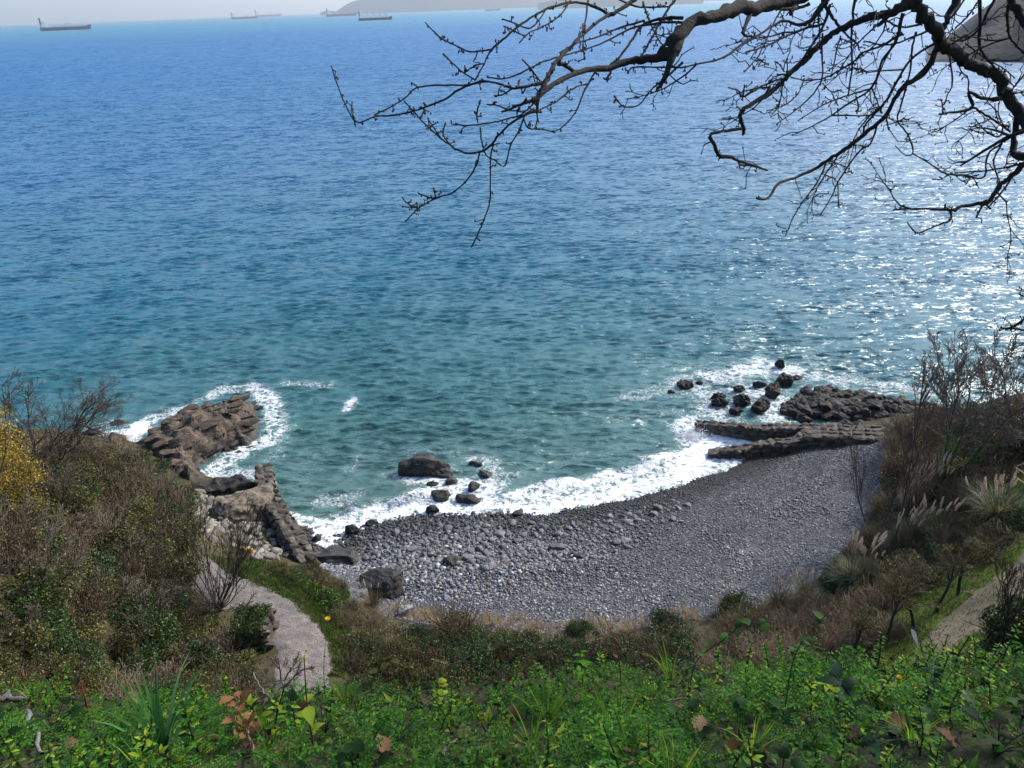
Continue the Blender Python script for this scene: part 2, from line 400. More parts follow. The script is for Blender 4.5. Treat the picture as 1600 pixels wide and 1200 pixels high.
def mat_beach():
    mt, n, l, b = new_mat('beach_shingle'); P = geopos(n)
    vo = n.new('ShaderNodeTexVoronoi'); vo.inputs['Scale'].default_value = 9.0; l.new(P, vo.inputs['Vector'])
    vo2 = n.new('ShaderNodeTexVoronoi'); vo2.inputs['Scale'].default_value = 17.0; l.new(P, vo2.inputs['Vector'])
    sx = n.new('ShaderNodeSeparateColor'); l.new(vo.outputs['Color'], sx.inputs[0])
    r = ramp(n, [(0.0, (0.022, 0.022, 0.027)), (0.4, (0.045, 0.045, 0.053)), (0.8, (0.08, 0.08, 0.09)), (1.0, (0.19, 0.187, 0.19))]); l.new(sx.outputs[0], r.inputs[0])
    big = noise(n, l, 0.35, 4, 0.6, P)
    rb = ramp(n, [(0.3, (0.75, 0.75, 0.78)), (0.7, (1.15, 1.12, 1.1))]); l.new(big.outputs['Fac'], rb.inputs[0])
    c = mixc(n, l, r.outputs[0], rb.outputs[0], 1.0, 'MULTIPLY')
    dk = ramp(n, [(0.0, (1, 1, 1)), (0.45, (0.9, 0.9, 0.9)), (0.8, (0.35, 0.35, 0.36))]); l.new(vo.outputs['Distance'], dk.inputs[0])
    c = mixc(n, l, c, dk.outputs[0], 0.7, 'MULTIPLY')
    sp = n.new('ShaderNodeSeparateXYZ'); l.new(P, sp.inputs[0])
    zz = math_n(n, l, 'MULTIPLY_ADD', big.outputs['Fac'], 0.5, sp.outputs['Z'])
    mr = n.new('ShaderNodeMapRange'); l.new(zz, mr.inputs[0]); mr.inputs[1].default_value = 0.5; mr.inputs[2].default_value = 0.95
    mr.inputs[3].default_value = 1; mr.inputs[4].default_value = 0
    c = mixc(n, l, c, mixc(n, l, c, (0.33, 0.31, 0.3), 1.0, 'MULTIPLY'), mr.outputs[0])
    l.new(c, b.inputs['Base Color']); b.inputs['Roughness'].default_value = 0.7; b.inputs['Specular IOR Level'].default_value = 0.3
    bp = n.new('ShaderNodeBump'); bp.inputs['Strength'].default_value = 0.9; bp.inputs['Distance'].default_value = 0.06; bp.invert = True
    l.new(vo.outputs['Distance'], bp.inputs['Height']); l.new(bp.outputs[0], b.inputs['Normal'])
    return mt
M['beach'] = mat_beach()
for name, mk, mt in (('hillside', ~(is_beach | is_lawn), 'soil'), ('beach', is_beach, 'beach'), ('lawn', is_lawn, 'lawn')):
    mb = MB(); mb.add(*sub_mesh(mk)); tag(mb.build(name, M[mt]), kind='structure')

def ribbon(name, pts, widths, mat, lift, kind='structure', cols=9, rag=0.12):
    P = bez([list(G(u, v)[:2]) + [w] for (u, v), w in zip(pts, widths)], 60)
    T = np.gradient(P[:, :2], axis=0); T /= np.linalg.norm(T, axis=1)[:, None]; Nn = np.stack([T[:, 1], -T[:, 0]], 1)
    s = np.linspace(-1, 1, cols); V = []
    for k in range(len(P)):
        for q in s:
            e = 1 + (rag * perlin(np.array([[k * 0.7, q * 3, 2.2]]))[0] * 2 if abs(q) > 0.9 else 0)
            x, y = P[k, :2] + Nn[k] * q * P[k, 2] * e / 2
            V.append((x, y, float(hz(x, y)) + (lift if abs(q) < 0.9 else -0.03)))
    F = [(i * cols + j, i * cols + j + 1, (i + 1) * cols + j + 1, (i + 1) * cols + j) for i in range(len(P) - 1) for j in range(cols - 1)]
    mb = MB(); mb.add(V, F); o = mb.build(name, mat); tag(o, kind=kind); return o, P
path_o, path_line = ribbon('path', [(295, 878), (335, 905), (385, 932), (432, 958), (462, 985), (474, 1015), (474, 1060), (470, 1120)], [2.3, 2.5, 2.7, 2.7, 2.5, 2.2, 2.2, 2.2], M['path'], 0.06, rag=0.2)
path2_o, path2_line = ribbon('path', [(1660, 840), (1590, 905), (1520, 960), (1460, 1020), (1425, 1080), (1390, 1150)], [1.6, 1.7, 1.6, 1.3, 1.0, 0.9], M['dirt'], 0.03, rag=0.5)

# bank right in front of the camera
def bank_z(x, y):
    x = np.asarray(x, float); y = np.asarray(y, float)
    z = 28.45 - 0.42 * y
    z = np.where(y > 1.7, 27.74 - 0.80 * (y - 1.7), z)
    edge = 3.05 + 0.12 * np.sin(x * 1.7 + 0.5) + 0.08 * np.sin(x * 4.1)
    z = z - np.where(y > edge, (y - edge) * 1.6, 0)
    q = np.stack([x.ravel() * 2.2, y.ravel() * 2.2, 0 * x.ravel()], 1)
    return z + 0.05 * fbm(q, 3).reshape(x.shape)
bx, by = np.meshgrid(np.arange(-6, 6.01, 0.07), np.arange(-1.5, 4.6, 0.07))
bi = np.arange(bx.size).reshape(bx.shape)
mb = MB(); mb.add(np.stack([bx.ravel(), by.ravel(), bank_z(bx, by).ravel()], 1), np.stack([bi[:-1, :-1], bi[:-1, 1:], bi[1:, 1:], bi[1:, :-1]], -1).reshape(-1, 4))
M['bank'] = mat_ground('bank_soil', [(0.25, (0.012, 0.014, 0.006)), (0.5, (0.03, 0.035, 0.014)), (0.75, (0.06, 0.05, 0.03))], 6.0, 0.8, 0.03)
tag(mb.build('bank', M['bank']), kind='structure')

# ------------------------------------------------------------------ sea
foam_strokes = [
    ([(492, 848), (540, 822), (600, 800), (680, 793), (760, 795), (850, 796), (905, 784), (960, 772), (1020, 755), (1080, 735), (1125, 715), (1165, 702), (1215, 693)], 1.15, 0.86),
    ([(505, 822), (560, 805), (640, 787)], 1.1, 0.62), ([(800, 783), (900, 766), (990, 745), (1070, 715), (1110, 690)], 1.0, 0.8),
    ([(1080, 735), (1110, 705), (1150, 690)], 2.0, 0.95),
    ([(398, 606), (425, 632), (432, 672), (405, 698), (365, 712), (332, 735), (300, 766)], 1.0, 0.72), ([(410, 612), (350, 606), (325, 622)], 0.8, 0.62),
    ([(440, 640), (445, 690), (420, 715)], 0.8, 0.45), ([(330, 740), (390, 740)], 0.9, 0.65), ([(290, 640), (240, 655), (205, 672), (170, 680)], 1.0, 0.7), ([(215, 668), (195, 690)], 1.0, 1.0), ([(60, 690), (110, 693), (160, 690)], 0.9, 0.85),
    ([(140, 668), (190, 662)], 0.8, 0.5),
    ([(1070, 602), (1110, 618), (1110, 640), (1135, 655)], 1.8, 0.62), ([(1120, 590), (1160, 580), (1200, 572), (1240, 580)], 1.6, 0.7), ([(1240, 578), (1300, 592), (1380, 600), (1450, 612)], 1.0, 0.62),
    ([(1160, 610), (1210, 620), (1200, 650)], 1.5, 0.7), ([(1075, 660), (1085, 685), (1130, 678), (1190, 682)], 1.6, 0.74), ([(985, 622), (1040, 605), (1080, 600)], 1.3, 0.5), ([(960, 655), (1030, 640)], 1.2, 0.35),
    ([(1170, 545), (1240, 552), (1300, 570)], 1.5, 0.35), ([(1040, 575), (1120, 570)], 1.5, 0.36),
    ([(552, 624), (542, 640)], 0.45, 0.75), ([(445, 600), (480, 601), (512, 603)], 0.5, 0.55), ([(560, 715), (545, 735)], 0.6, 0.45), ([(500, 785), (540, 782)], 0.9, 0.55),
    ([(640, 742), (690, 752), (740, 760), (775, 768)], 1.0, 0.75), ([(740, 718), (765, 735), (785, 755)], 0.9, 0.6), ([(640, 708), (700, 705), (740, 712)], 0.6, 0.4), ([(650, 775), (700, 775), (760, 782)], 1.0, 0.8),
    ([(820, 735), (900, 715), (990, 690)], 1.0, 0.3), ([(480, 720), (470, 770), (490, 810)], 0.8, 0.32),
]
foam_strokes = [([Zp(u, v)[:2] for u, v in L], w, s) for L, w, s in foam_strokes]
surf_line = [Zp(u, v)[:2] for u, v in [(560, 795), (680, 775), (800, 772), (900, 755), (990, 735), (1070, 705), (1110, 680)]]

q_ = 0.003
r1 = np.exp(np.arange(math.log(26), math.log(150), q_))
r2 = []; r_ = 150.0; g_ = q_
while r_ < 21000:
    r2.append(r_); g_ = min(g_ * 1.06, 0.09); r_ *= 1 + g_
rr = np.concatenate([r1, r2]); th = np.arange(-1.02, 1.0201, q_ * 1.15)
RRg, TH = np.meshgrid(rr, th, indexing='ij')
SX, SY = RRg * np.sin(TH), RRg * np.cos(TH)
sp_ = (np.gradient(rr)[:, None] * np.ones_like(TH)).ravel()
sx, sy = SX.ravel(), SY.ravel()
near = sx * 0
rs = np.random.RandomState(21)
dz = np.zeros_like(sx); dxh = np.zeros_like(sx); dyh = np.zeros_like(sx)
depth_w = -hz(sx, sy); inside = (np.abs(sx) < 58) & (sy < 60) & (sy > -5)
calm = np.where(inside, sstep(0.0, 1.6, depth_w), 1.0)
patch = 0.75 + 0.5 * sstep(-0.5, 0.6, fbm(np.stack([sx / 26, sy / 40, sx * 0], 1), 2))
for k in range(90):
    lam = math.exp(rs.uniform(math.log(0.5), math.log(1.7))) if k < 82 else rs.uniform(3, 7); ang = rs.normal(0, 0.36) + 0.12
    kx, ky = math.sin(ang) * 2 * PI / lam, -math.cos(ang) * 2 * PI / lam
    slope = 0.056 if lam < 1.2 else 0.042 if lam < 2.2 else 0.013
    a = slope * lam / (2 * PI)
    att = sstep(2.6, 5.5, lam / sp_)
    ph = kx * sx + ky * sy + rs.uniform(0, 2 * PI)
    s_, c_ = np.sin(ph), np.cos(ph)
    dz += a * att * c_; dxh -= a * att * s_ * math.sin(ang) * 0.75; dyh -= a * att * s_ * (-math.cos(ang)) * 0.75
amp = patch * (0.25 + 0.75 * calm)
dl = dist_line(sx, sy, surf_line)
ridge = np.zeros_like(sx); nb = (dl < 4) & inside
along = fbm(np.stack([sx * 0.35, sy * 0.35, sx * 0 + 5], 1), 2)
ridge[nb] = (0.46 * np.exp(-(dl[nb] / 0.75) ** 2)) * np.clip(0.55 + along[nb], 0, 1.2)
foam = np.zeros_like(sx); nearm = (RRg.ravel() < 110)
fx, fy = sx[nearm], sy[nearm]; ff = np.zeros_like(fx)
wob = fbm(np.stack([fx * 0.55, fy * 0.55, fx * 0 + 9], 1), 3)
for L, w, s_ in foam_strokes:
    d = dist_line(fx, fy, L) / w
    ff = np.maximum(ff, s_ * np.clip(1.3 - d * (0.62 + 0.42 * wob), 0, 1))
dp = depth_w[nearm]; ins = inside[nearm]
ff = np.where(ins & (fy > 30) & (dp < 0.35) & (dp > -0.4) & (fx > -16) & (fx < 22), np.maximum(ff, 0.74), ff)
crest = (dz * amp)[nearm]; ff = np.maximum(ff, 0.44 * sstep(0.1, 0.2, crest) * sstep(100, 55, RRg.ravel()[nearm]))  # near crests: whitecap flecks, and sky highlights painted in as foam
foam[nearm] = ff  # foam, plus the painted sky highlights on near crests
MBs = MB()
si = np.arange(RRg.size).reshape(RRg.shape)
sz = dz * amp + ridge + 0.02 + np.where(foam > 0.5, 0.02 * fbm(np.stack([sx * 3, sy * 3, sx * 0], 1), 2), 0) if False else dz * amp + ridge + 0.02
MBs.add(np.stack([sx + dxh * amp, sy + dyh * amp, sz], 1), np.stack([si[:-1, :-1], si[1:, :-1], si[1:, 1:], si[:-1, 1:]], -1).reshape(-1, 4))
def mat_sea():
    mt, n, l, b = new_mat('sea_water'); P = geopos(n)
    sp = n.new('ShaderNodeSeparateXYZ'); l.new(P, sp.inputs[0])
    # water colour: cloudy green over the shallows, teal, then deep blue; the pale turquoise far out is cloud-gap sunlight put into the colour
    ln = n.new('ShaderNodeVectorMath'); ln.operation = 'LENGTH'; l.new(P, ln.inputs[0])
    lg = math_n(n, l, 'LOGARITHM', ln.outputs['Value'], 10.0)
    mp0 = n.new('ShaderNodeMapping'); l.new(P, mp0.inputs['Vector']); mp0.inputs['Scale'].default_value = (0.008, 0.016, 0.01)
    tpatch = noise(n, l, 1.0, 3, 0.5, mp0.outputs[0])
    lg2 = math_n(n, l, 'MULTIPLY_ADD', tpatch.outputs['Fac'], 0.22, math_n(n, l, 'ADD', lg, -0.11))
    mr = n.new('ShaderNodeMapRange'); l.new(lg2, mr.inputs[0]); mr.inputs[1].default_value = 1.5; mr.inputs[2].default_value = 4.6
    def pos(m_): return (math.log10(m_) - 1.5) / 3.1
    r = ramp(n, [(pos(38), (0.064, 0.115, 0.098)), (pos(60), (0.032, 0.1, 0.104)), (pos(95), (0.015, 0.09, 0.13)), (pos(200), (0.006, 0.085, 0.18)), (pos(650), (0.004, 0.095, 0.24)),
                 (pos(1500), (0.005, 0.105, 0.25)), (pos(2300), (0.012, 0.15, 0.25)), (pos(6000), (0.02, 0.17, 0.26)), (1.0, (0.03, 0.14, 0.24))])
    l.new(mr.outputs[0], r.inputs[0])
    at = N(n, 'ShaderNodeAttribute', attribute_name='foam')
    # lacy foam, with the painted crest highlights in the same mask
    ds = noise(n, l, 1.2, 3, 0.6, P)
    dv = n.new('ShaderNodeVectorMath'); dv.operation = 'MULTIPLY_ADD'; l.new(ds.outputs['Color'], dv.inputs[0]); dv.inputs[1].default_value = (0.7, 0.7, 0.7); l.new(P, dv.inputs[2])
    n1 = noise(n, l, 1.5, 5, 0.65, dv.outputs[0]); n2 = noise(n, l, 5.5, 4, 0.7, dv.outputs[0])
    rd = math_n(n, l, 'MULTIPLY_ADD', math_n(n, l, 'ABSOLUTE', math_n(n, l, 'ADD', n1.outputs['Fac'], -0.5)), -5.5, 1.0)
    lace = math_n(n, l, 'ADD', math_n(n, l, 'MULTIPLY', math_n(n, l, 'MAXIMUM', rd, -0.3), 0.42), math_n(n, l, 'MULTIPLY', n2.outputs['Fac'], 0.75))
    th_ = math_n(n, l, 'MULTIPLY_ADD', at.outputs['Fac'], -0.8, 1.14)
    fm = n.new('ShaderNodeMapRange'); fm.interpolation_type = 'SMOOTHSTEP'
    l.new(math_n(n, l, 'SUBTRACT', lace, th_), fm.inputs[0]); fm.inputs[1].default_value = -0.1; fm.inputs[2].default_value = 0.3
    gate = math_n(n, l, 'MULTIPLY', fm.outputs[0], math_n(n, l, 'MINIMUM', math_n(n, l, 'MULTIPLY', at.outputs['Fac'], 6.0), 1.0))
    aer = math_n(n, l, 'MULTIPLY', at.outputs['Fac'], 0.45)
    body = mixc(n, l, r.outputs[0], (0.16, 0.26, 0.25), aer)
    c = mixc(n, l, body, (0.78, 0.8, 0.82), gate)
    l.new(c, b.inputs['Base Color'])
    rf = n.new('ShaderNodeMapRange'); l.new(lg, rf.inputs[0]); rf.inputs[1].default_value = 1.7; rf.inputs[2].default_value = 2.7; rf.inputs[3].default_value = 0.25; rf.inputs[4].default_value = 0.4
    ro = math_n(n, l, 'MAXIMUM', math_n(n, l, 'MULTIPLY', gate, 0.7), rf.outputs[0]); l.new(ro, b.inputs['Roughness'])
    sf = n.new('ShaderNodeMapRange'); l.new(lg, sf.inputs[0]); sf.inputs[1].default_value = 1.8; sf.inputs[2].default_value = 2.8; sf.inputs[3].default_value = 0.55; sf.inputs[4].default_value = 0.42
    l.new(sf.outputs[0], b.inputs['Specular IOR Level'])
    b.inputs['IOR'].default_value = 1.33; b.inputs['Specular Tint'].default_value = (0.8, 0.93, 1.0, 1)
    # ripples
    mp = n.new('ShaderNodeMapping'); l.new(P, mp.inputs['Vector']); mp.inputs['Scale'].default_value = (0.42, 1.0, 1.0); mp.inputs['Rotation'].default_value = (0, 0, 0.12)
    w1 = noise(n, l, 3.4, 3, 0.6, mp.outputs[0]); w1b = noise(n, l, 1.5, 3, 0.6, mp.outputs[0])
    h = math_n(n, l, 'ADD', math_n(n, l, 'MULTIPLY', w1.outputs['Fac'], 0.11), math_n(n, l, 'MULTIPLY', w1b.outputs['Fac'], 0.2))
    hh = math_n(n, l, 'ADD', h, math_n(n, l, 'MULTIPLY', gate, 0.05))
    bp = n.new('ShaderNodeBump'); bp.inputs['Strength'].default_value = 1.0; bp.inputs['Distance'].default_value = 1.0
    l.new(hh, bp.inputs['Height'])
    # chop too fine for the mesh: slopes taken straight from noise, growing where the mesh waves run out
    far = n.new('ShaderNodeMapRange'); l.new(ln.outputs['Value'], far.inputs[0]); far.inputs[1].default_value = 50; far.inputs[2].default_value = 200
    far.inputs[3].default_value = 0.7; far.inputs[4].default_value = 1.0
    acc = None
    for sc_, am in ((2.3, 1.0), (0.9, 0.8), (0.25, 0.5)):
        t = noise(n, l, sc_, 2, 0.6, mp.outputs[0])
        sb = n.new('ShaderNodeVectorMath'); sb.operation = 'SUBTRACT'; l.new(t.outputs['Color'], sb.inputs[0]); sb.inputs[1].default_value = (0.5, 0.5, 0.5)
        ml = n.new('ShaderNodeVectorMath'); ml.operation = 'MULTIPLY'; l.new(sb.outputs[0], ml.inputs[0]); ml.inputs[1].default_value = (1.5 * am, 3.3 * am, 0.0)
        if acc is None: acc = ml.outputs[0]
        else:
            ad = n.new('ShaderNodeVectorMath'); ad.operation = 'ADD'; l.new(acc, ad.inputs[0]); l.new(ml.outputs[0], ad.inputs[1]); acc = ad.outputs[0]
    wind = noise(n, l, 0.012, 3, 0.55, mp.outputs[0]); wr = ramp(n, [(0.3, (0.7,) * 3), (0.7, (1.2,) * 3)]); l.new(wind.outputs['Fac'], wr.inputs[0])
    sc1 = n.new('ShaderNodeVectorMath'); sc1.operation = 'SCALE'; l.new(acc, sc1.inputs[0]); l.new(math_n(n, l, 'MULTIPLY', far.outputs[0], wr.outputs[0]), sc1.inputs['Scale'])
    ad = n.new('ShaderNodeVectorMath'); ad.operation = 'ADD'; l.new(bp.outputs[0], ad.inputs[0]); l.new(sc1.outputs[0], ad.inputs[1])
    nm = n.new('ShaderNodeVectorMath'); nm.operation = 'NORMALIZE'; l.new(ad.outputs[0], nm.inputs[0])
    l.new(nm.outputs[0], b.inputs['Normal'])
    return mt
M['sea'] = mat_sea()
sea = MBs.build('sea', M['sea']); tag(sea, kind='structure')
fa = sea.data.attributes.new('foam', 'FLOAT', 'POINT'); fa.data.foreach_set('value', foam.astype(np.float32))

# ------------------------------------------------------------------ far land
def hills_mesh(name, ridge_pts, base_d, depth, mat, seed, kind='structure', crag=0.06):
    """ridge given as (u, v) skyline at a distance; slopes run down to the water in front and behind"""
    R = bez([list(p) for p in ridge_pts], 140); rows = 26
    d = np.array([ray(u, v) for u, v in R]); dh = np.hypot(d[:, 0], d[:, 1])
    top = np.maximum(CAM_H + d[:, 2] * (base_d + depth * 0.5) / dh, 1.0); dirn = d[:, :2] / dh[:, None]
    t = np.linspace(-1, 1, rows); rad_ = base_d + depth * 0.5 * (1 + t)
    XY = dirn[:, None, :] * rad_[None, :, None]; prof = (1 - np.abs(t) ** 1.6)[None]
    nz = fbm(np.concatenate([XY.reshape(-1, 2) / depth * 7 + [seed, 0], np.full((XY.shape[0] * rows, 1), seed)], 1), 5).reshape(len(R), rows)
    z = top[:, None] * prof + crag * 1.6 * top[:, None] * prof ** 0.5 * np.sqrt(np.abs(t))[None] * nz
    z[:, 0] = -2; z[:, -1] = -2
    V = np.concatenate([XY, z[..., None]], -1).reshape(-1, 3)
    F = [(i * rows + j, (i + 1) * rows + j, (i + 1) * rows + j + 1, i * rows + j + 1) for i in range(len(R) - 1) for j in range(rows - 1)]
    mb = MB(); mb.add(V, F); return tag(mb.build(name, mat), kind=kind)
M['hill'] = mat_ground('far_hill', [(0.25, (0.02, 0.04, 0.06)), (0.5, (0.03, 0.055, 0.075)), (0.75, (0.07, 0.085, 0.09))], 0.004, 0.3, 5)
M['headland'] = mat_rock('headland_rock', (0.011, 0.012, 0.018), (0.022, 0.022, 0.029), (0.042, 0.04, 0.046), 0.09, 0.9, ((0.2, 0.5, 0.9), (1, 3, 3)))
hills_mesh('hills', [(524, 19), (532, 13), (545, 5), (560, 0), (585, -4), (630, -14), (700, -26), (800, -30), (900, -34), (1000, -40), (1090, -46), (1180, -40), (1270, -20)], 9000, 2600, M['hill'], 3.0)
hills_mesh('hills', [(500, 20), (505, 18), (510, 16.5), (515, 17.5), (521, 17), (526, 19)], 9600, 600, M['hill'], 5.0)
hills_mesh('hills', [(840, 5), (860, 1), (890, -2), (940, -4), (1000, -6), (1060, -8), (1100, -12)], 5200, 900, M['hill'], 9.0)
hills_mesh('headland', [(1452, 74), (1470, 66), (1490, 50), (1512, 32), (1545, 8), (1580, -12), (1640, -36), (1720, -60), (1850, -80), (2000, -90)], 425, 150, M['headland'], 7.0, crag=0.12)

# haze over the bay
mt = bpy.data.materials.new('haze_air'); mt.use_nodes = True
nn = mt.node_tree.nodes; nn.remove(nn['Principled BSDF'])
pv = nn.new('ShaderNodeVolumePrincipled'); pv.inputs['Color'].default_value = (0.93, 0.97, 1.0, 1); pv.inputs['Density'].default_value = 7.5e-5; pv.inputs['Anisotropy'].default_value = 0.55
mt.node_tree.links.new(pv.outputs[0], nn['Material Output'].inputs['Volume'])
mb = MB(); mb.add(*box((0, 9000, 298), (44000, 30000, 604))); hz_o = mb.build('haze', mt, smooth=False); tag(hz_o, kind='stuff')

# ------------------------------------------------------------------ rocks
def hull_mesh(name, seed, dims, npts=16, sub=0, dispf=0.0, dfreq=1.0, mat=None, boxy=0.6, smooth=False, flat=0.0):
    rs = np.random.RandomState(seed)
    P = rs.normal(size=(npts, 3)); P /= np.linalg.norm(P, axis=1)[:, None]
    Q = P / np.abs(P).max(1)[:, None]
    P = P * (1 - boxy) + Q * boxy * 0.85; P *= rs.uniform(0.85, 1.1, (npts, 1))
    P = P * np.array(dims) / 2
    bm = bmesh.new()
    for p in P: bm.verts.new(p)
    r = bmesh.ops.convex_hull(bm, input=bm.verts)
    bmesh.ops.delete(bm, geom=[g for g in r['geom_interior'] if isinstance(g, bmesh.types.BMVert)] if r['geom_interior'] else [], context='VERTS')
    for v in [v for v in bm.verts if not v.link_faces]: bm.verts.remove(v)
    if sub:
        for _ in range(sub):
            bmesh.ops.subdivide_edges(bm, edges=list(bm.edges), cuts=1, use_grid_fill=True, smooth=0.0)
            bmesh.ops.triangulate(bm, faces=[f for f in bm.faces if len(f.verts) > 4])
        bmesh.ops.smooth_vert(bm, verts=list(bm.verts), factor=0.35, use_axis_x=True, use_axis_y=True, use_axis_z=True)
        co = np.array([v.co for v in bm.verts]); bm.normal_update(); no = np.array([v.normal for v in bm.verts])
        sc = dfreq / max(dims) * 3
        nz = fbm(co * sc + seed * 3.7, 4)
        rg = 1 - np.abs(fbm(co * np.array([sc * .7, sc * .7, sc * 2.4]) + seed, 3))
        co = co + no * ((nz + 0.5 * rg - 0.25) * dispf * max(dims))[:, None]
        for v, c in zip(bm.verts, co): v.co = c
    bmesh.ops.recalc_face_normals(bm, faces=list(bm.faces))
    me = bpy.data.meshes.new(name); bm.to_mesh(me); bm.free()
    me.polygons.foreach_set('use_smooth', np.full(len(me.polygons), smooth))
    if mat: me.materials.append(mat)
    return me
def place_px(u, v, z=None):
    return Zp(u, v, z) if z is not None else G(u, v)

# single rocks, each told apart by its look and place: (u, v, z, (sx, sy, sz), rz, tilt, label, material)
singles = [
    (664, 732, 0.15, (4.0, 1.9, 1.9), 0.05, -0.12, 'large wedge-shaped dark rock standing in the water off the beach', 'boulder'),
    (690, 742, 0.0, (1.9, 1.3, 0.9), -0.3, 0.1, 'sloping dark rock at the low end of the wedge-shaped rock', 'boulder'),
    (688, 777, 0.1, (1.55, 1.2, 0.95), 0.3, 0, 'rounded wet boulder in the foam below the wedge-shaped rock', 'boulder'),
    (734, 782, 0.1, (2.2, 0.9, 0.7), -0.1, 0, 'long low wet boulder in the foam, beside the rounded one', 'boulder'),
    (705, 754, 0.05, (1.0, 0.8, 0.7), 0.5, 0, 'small round dark rock touching the wedge-shaped rock', 'boulder'),
    (740, 762, 0.1, (1.0, 0.8, 0.8), 0.9, 0, 'small dome-shaped dark rock washed white on one side', 'boulder'),
    (676, 757, 0.0, (0.95, 0.6, 0.5), 0.0, 0, 'little flat dark rock awash behind the rounded boulder', 'boulder'),
    (744, 726, 0.0, (1.3, 0.7, 0.45), -0.4, 0, 'outermost flat rock awash beyond the rounded boulders', 'boulder'),
    (757, 743, -0.05, (1.2, 0.8, 0.6), -0.7, 0, 'half-drowned rock with water pouring over its side', 'boulder'),
    (676, 798, 0.1, (0.95, 0.7, 0.7), 0.2, 0, 'dark block at the water edge under the rounded boulders', 'boulder'),
    (552, 829, 0.15, (1.25, 0.8, 0.65), 0.2, 0, 'dark oval boulder on the wet edge of the beach', 'boulder'),
    (580, 818, 0.1, (0.9, 0.5, 0.45), 0.5, 0, 'low dark stone at the surf line, second from the wall', 'boulder'),
    (495, 842, 0.1, (0.7, 0.55, 0.5), 0.1, 0, 'small dark stone in the foam at the foot of the wall', 'boulder'),
    (810, 803, 0.1, (0.9, 0.6, 0.5), 0.4, 0, 'pointed dark stone at the foam line in mid beach', 'boulder'),
    (525, 876, 1.1, (3.2, 1.9, 1.7), 0.1, 0.12, 'broad flat-topped dark boulder beside the end of the wall', 'boulder'),
    (600, 920, 1.9, (3.0, 2.0, 1.9), 0.1, -0.05, 'biggest black boulder on the shingle beside the green slope', 'boulder'),
    (562, 932, 2.4, (1.0, 0.8, 0.7), 0.2, 0, 'grey round stone leaning on the biggest black boulder', 'cobble'),
    (634, 957, 2.6, (0.95, 0.75, 0.6), 0.5, 0, 'grey angular stone among dry grass below the black boulder', 'cobble'),
    (706, 880, 1.05, (1.5, 0.9, 0.55), 0.1, 0.1, 'flat dark slab lying on the shingle', 'boulder'),
    (908, 872, 1.0, (1.1, 0.7, 0.45), -0.4, 0, 'dark slanting slab in the middle of the beach', 'boulder'),
    (870, 857, 0.9, (1.2, 0.8, 0.45), 0.2, 0, 'wide low grey rock beside a brown damp patch', 'cobble'),
    (978, 848, 0.95, (0.9, 0.6, 0.4), 0.3, 0, 'lone grey rock on the fine shingle', 'cobble'),
    (1218, 571, 0.15, (0.95, 0.9, 1.1), 0.1, 0, 'square black rock farthest out beyond the reef', 'reef_dark'),
    (1071, 604, 0.05, (1.6, 1.1, 0.9), 0.2, 0, 'dark rock in the foam, outermost on the landward side of the reef', 'reef_dark'),
    (1049, 613, 0.0, (0.7, 0.5, 0.4), 0.2, 0, 'little wet rock beside the outermost foam rock', 'reef_dark'),
    (1093, 599, 0.0, (0.7, 0.4, 0.4), 0.0, 0, 'tiny rock awash past the outermost foam rock', 'reef_dark'),
    (1154, 609, 0.1, (1.1, 0.8, 0.75), 0.4, 0, 'round black rock alone in white water', 'reef_dark'),
    (1186, 603, 0.1, (1.3, 0.8, 0.8), 0.1, 0, 'black rock next to the lone round one in white water', 'reef_dark'),
    (1208, 616, 0.2, (1.6, 1.3, 1.5), 0.5, 0, 'tall black rock standing just off the reef', 'reef_dark'),
    (1226, 596, 0.2, (1.9, 1.3, 1.1), -0.2, 0, 'black rock hump off the seaward side of the reef', 'reef_dark'),
    (1122, 622, 0.0, (1.3, 0.8, 0.7), 0.2, 0, 'low black rock where the foam runs between the rocks', 'reef_dark'),
    (1126, 632, 0.1, (1.6, 1.0, 0.9), -0.3, 0, 'craggy black rock nearest the end of the long wall', 'reef_dark'),
    (1158, 628, 0.2, (1.9, 1.3, 1.1), 0.2, 0, 'wide craggy black rock behind the long wall', 'reef_dark'),
    (1188, 636, 0.3, (1.8, 1.5, 1.3), 0.7, 0, 'big craggy black rock between the long wall and the reef', 'reef_dark'),
    (1150, 645, 0.1, (1.2, 0.8, 0.7), 0.0, 0, 'low rock tucked against the back of the long wall', 'reef_dark'),
    (1245, 592, 0.0, (1.2, 0.7, 0.5), 0.0, 0, 'flat rock awash beyond the black hump', 'reef_dark'),
    (178, 694, 0.7, (2.2, 1.8, 1.5), 0.2, 0, 'brown shore rock behind the scrub, nearest the reef', 'reef'),
    (88, 698, 0.7, (3.2, 2.2, 2.0), 0.1, 0, 'brown shore rock seen through the bare branches', 'reef'),
    (143, 677, 0.1, (1.5, 0.9, 0.6), -0.2, 0, 'small brown rock awash behind the shore rocks', 'reef'),
    (185, 662, 0.0, (1.7, 0.8, 0.4), 0.0, 0, 'flat rock awash where the wave breaks white', 'reef'),
]
for k, (u, v, z, dims, rzr, tilt, lab, mt_) in enumerate(singles):
    me = hull_mesh('rock', 100 + k, dims, 22, 3, 0.05, 1.1, M[mt_], 0.45, False) if mt_ != 'reef_dark' else hull_mesh('rock', 100 + k, dims, 22, 3, 0.085, 1.7, M[mt_], 0.4, False)
    p = Zp(u, v, z)
    o = link('rock', me, None, (p[0], p[1], z + dims[2] * 0.12), (tilt, tilt * 0.5, rzr)); tag(o, lab, 'rock')
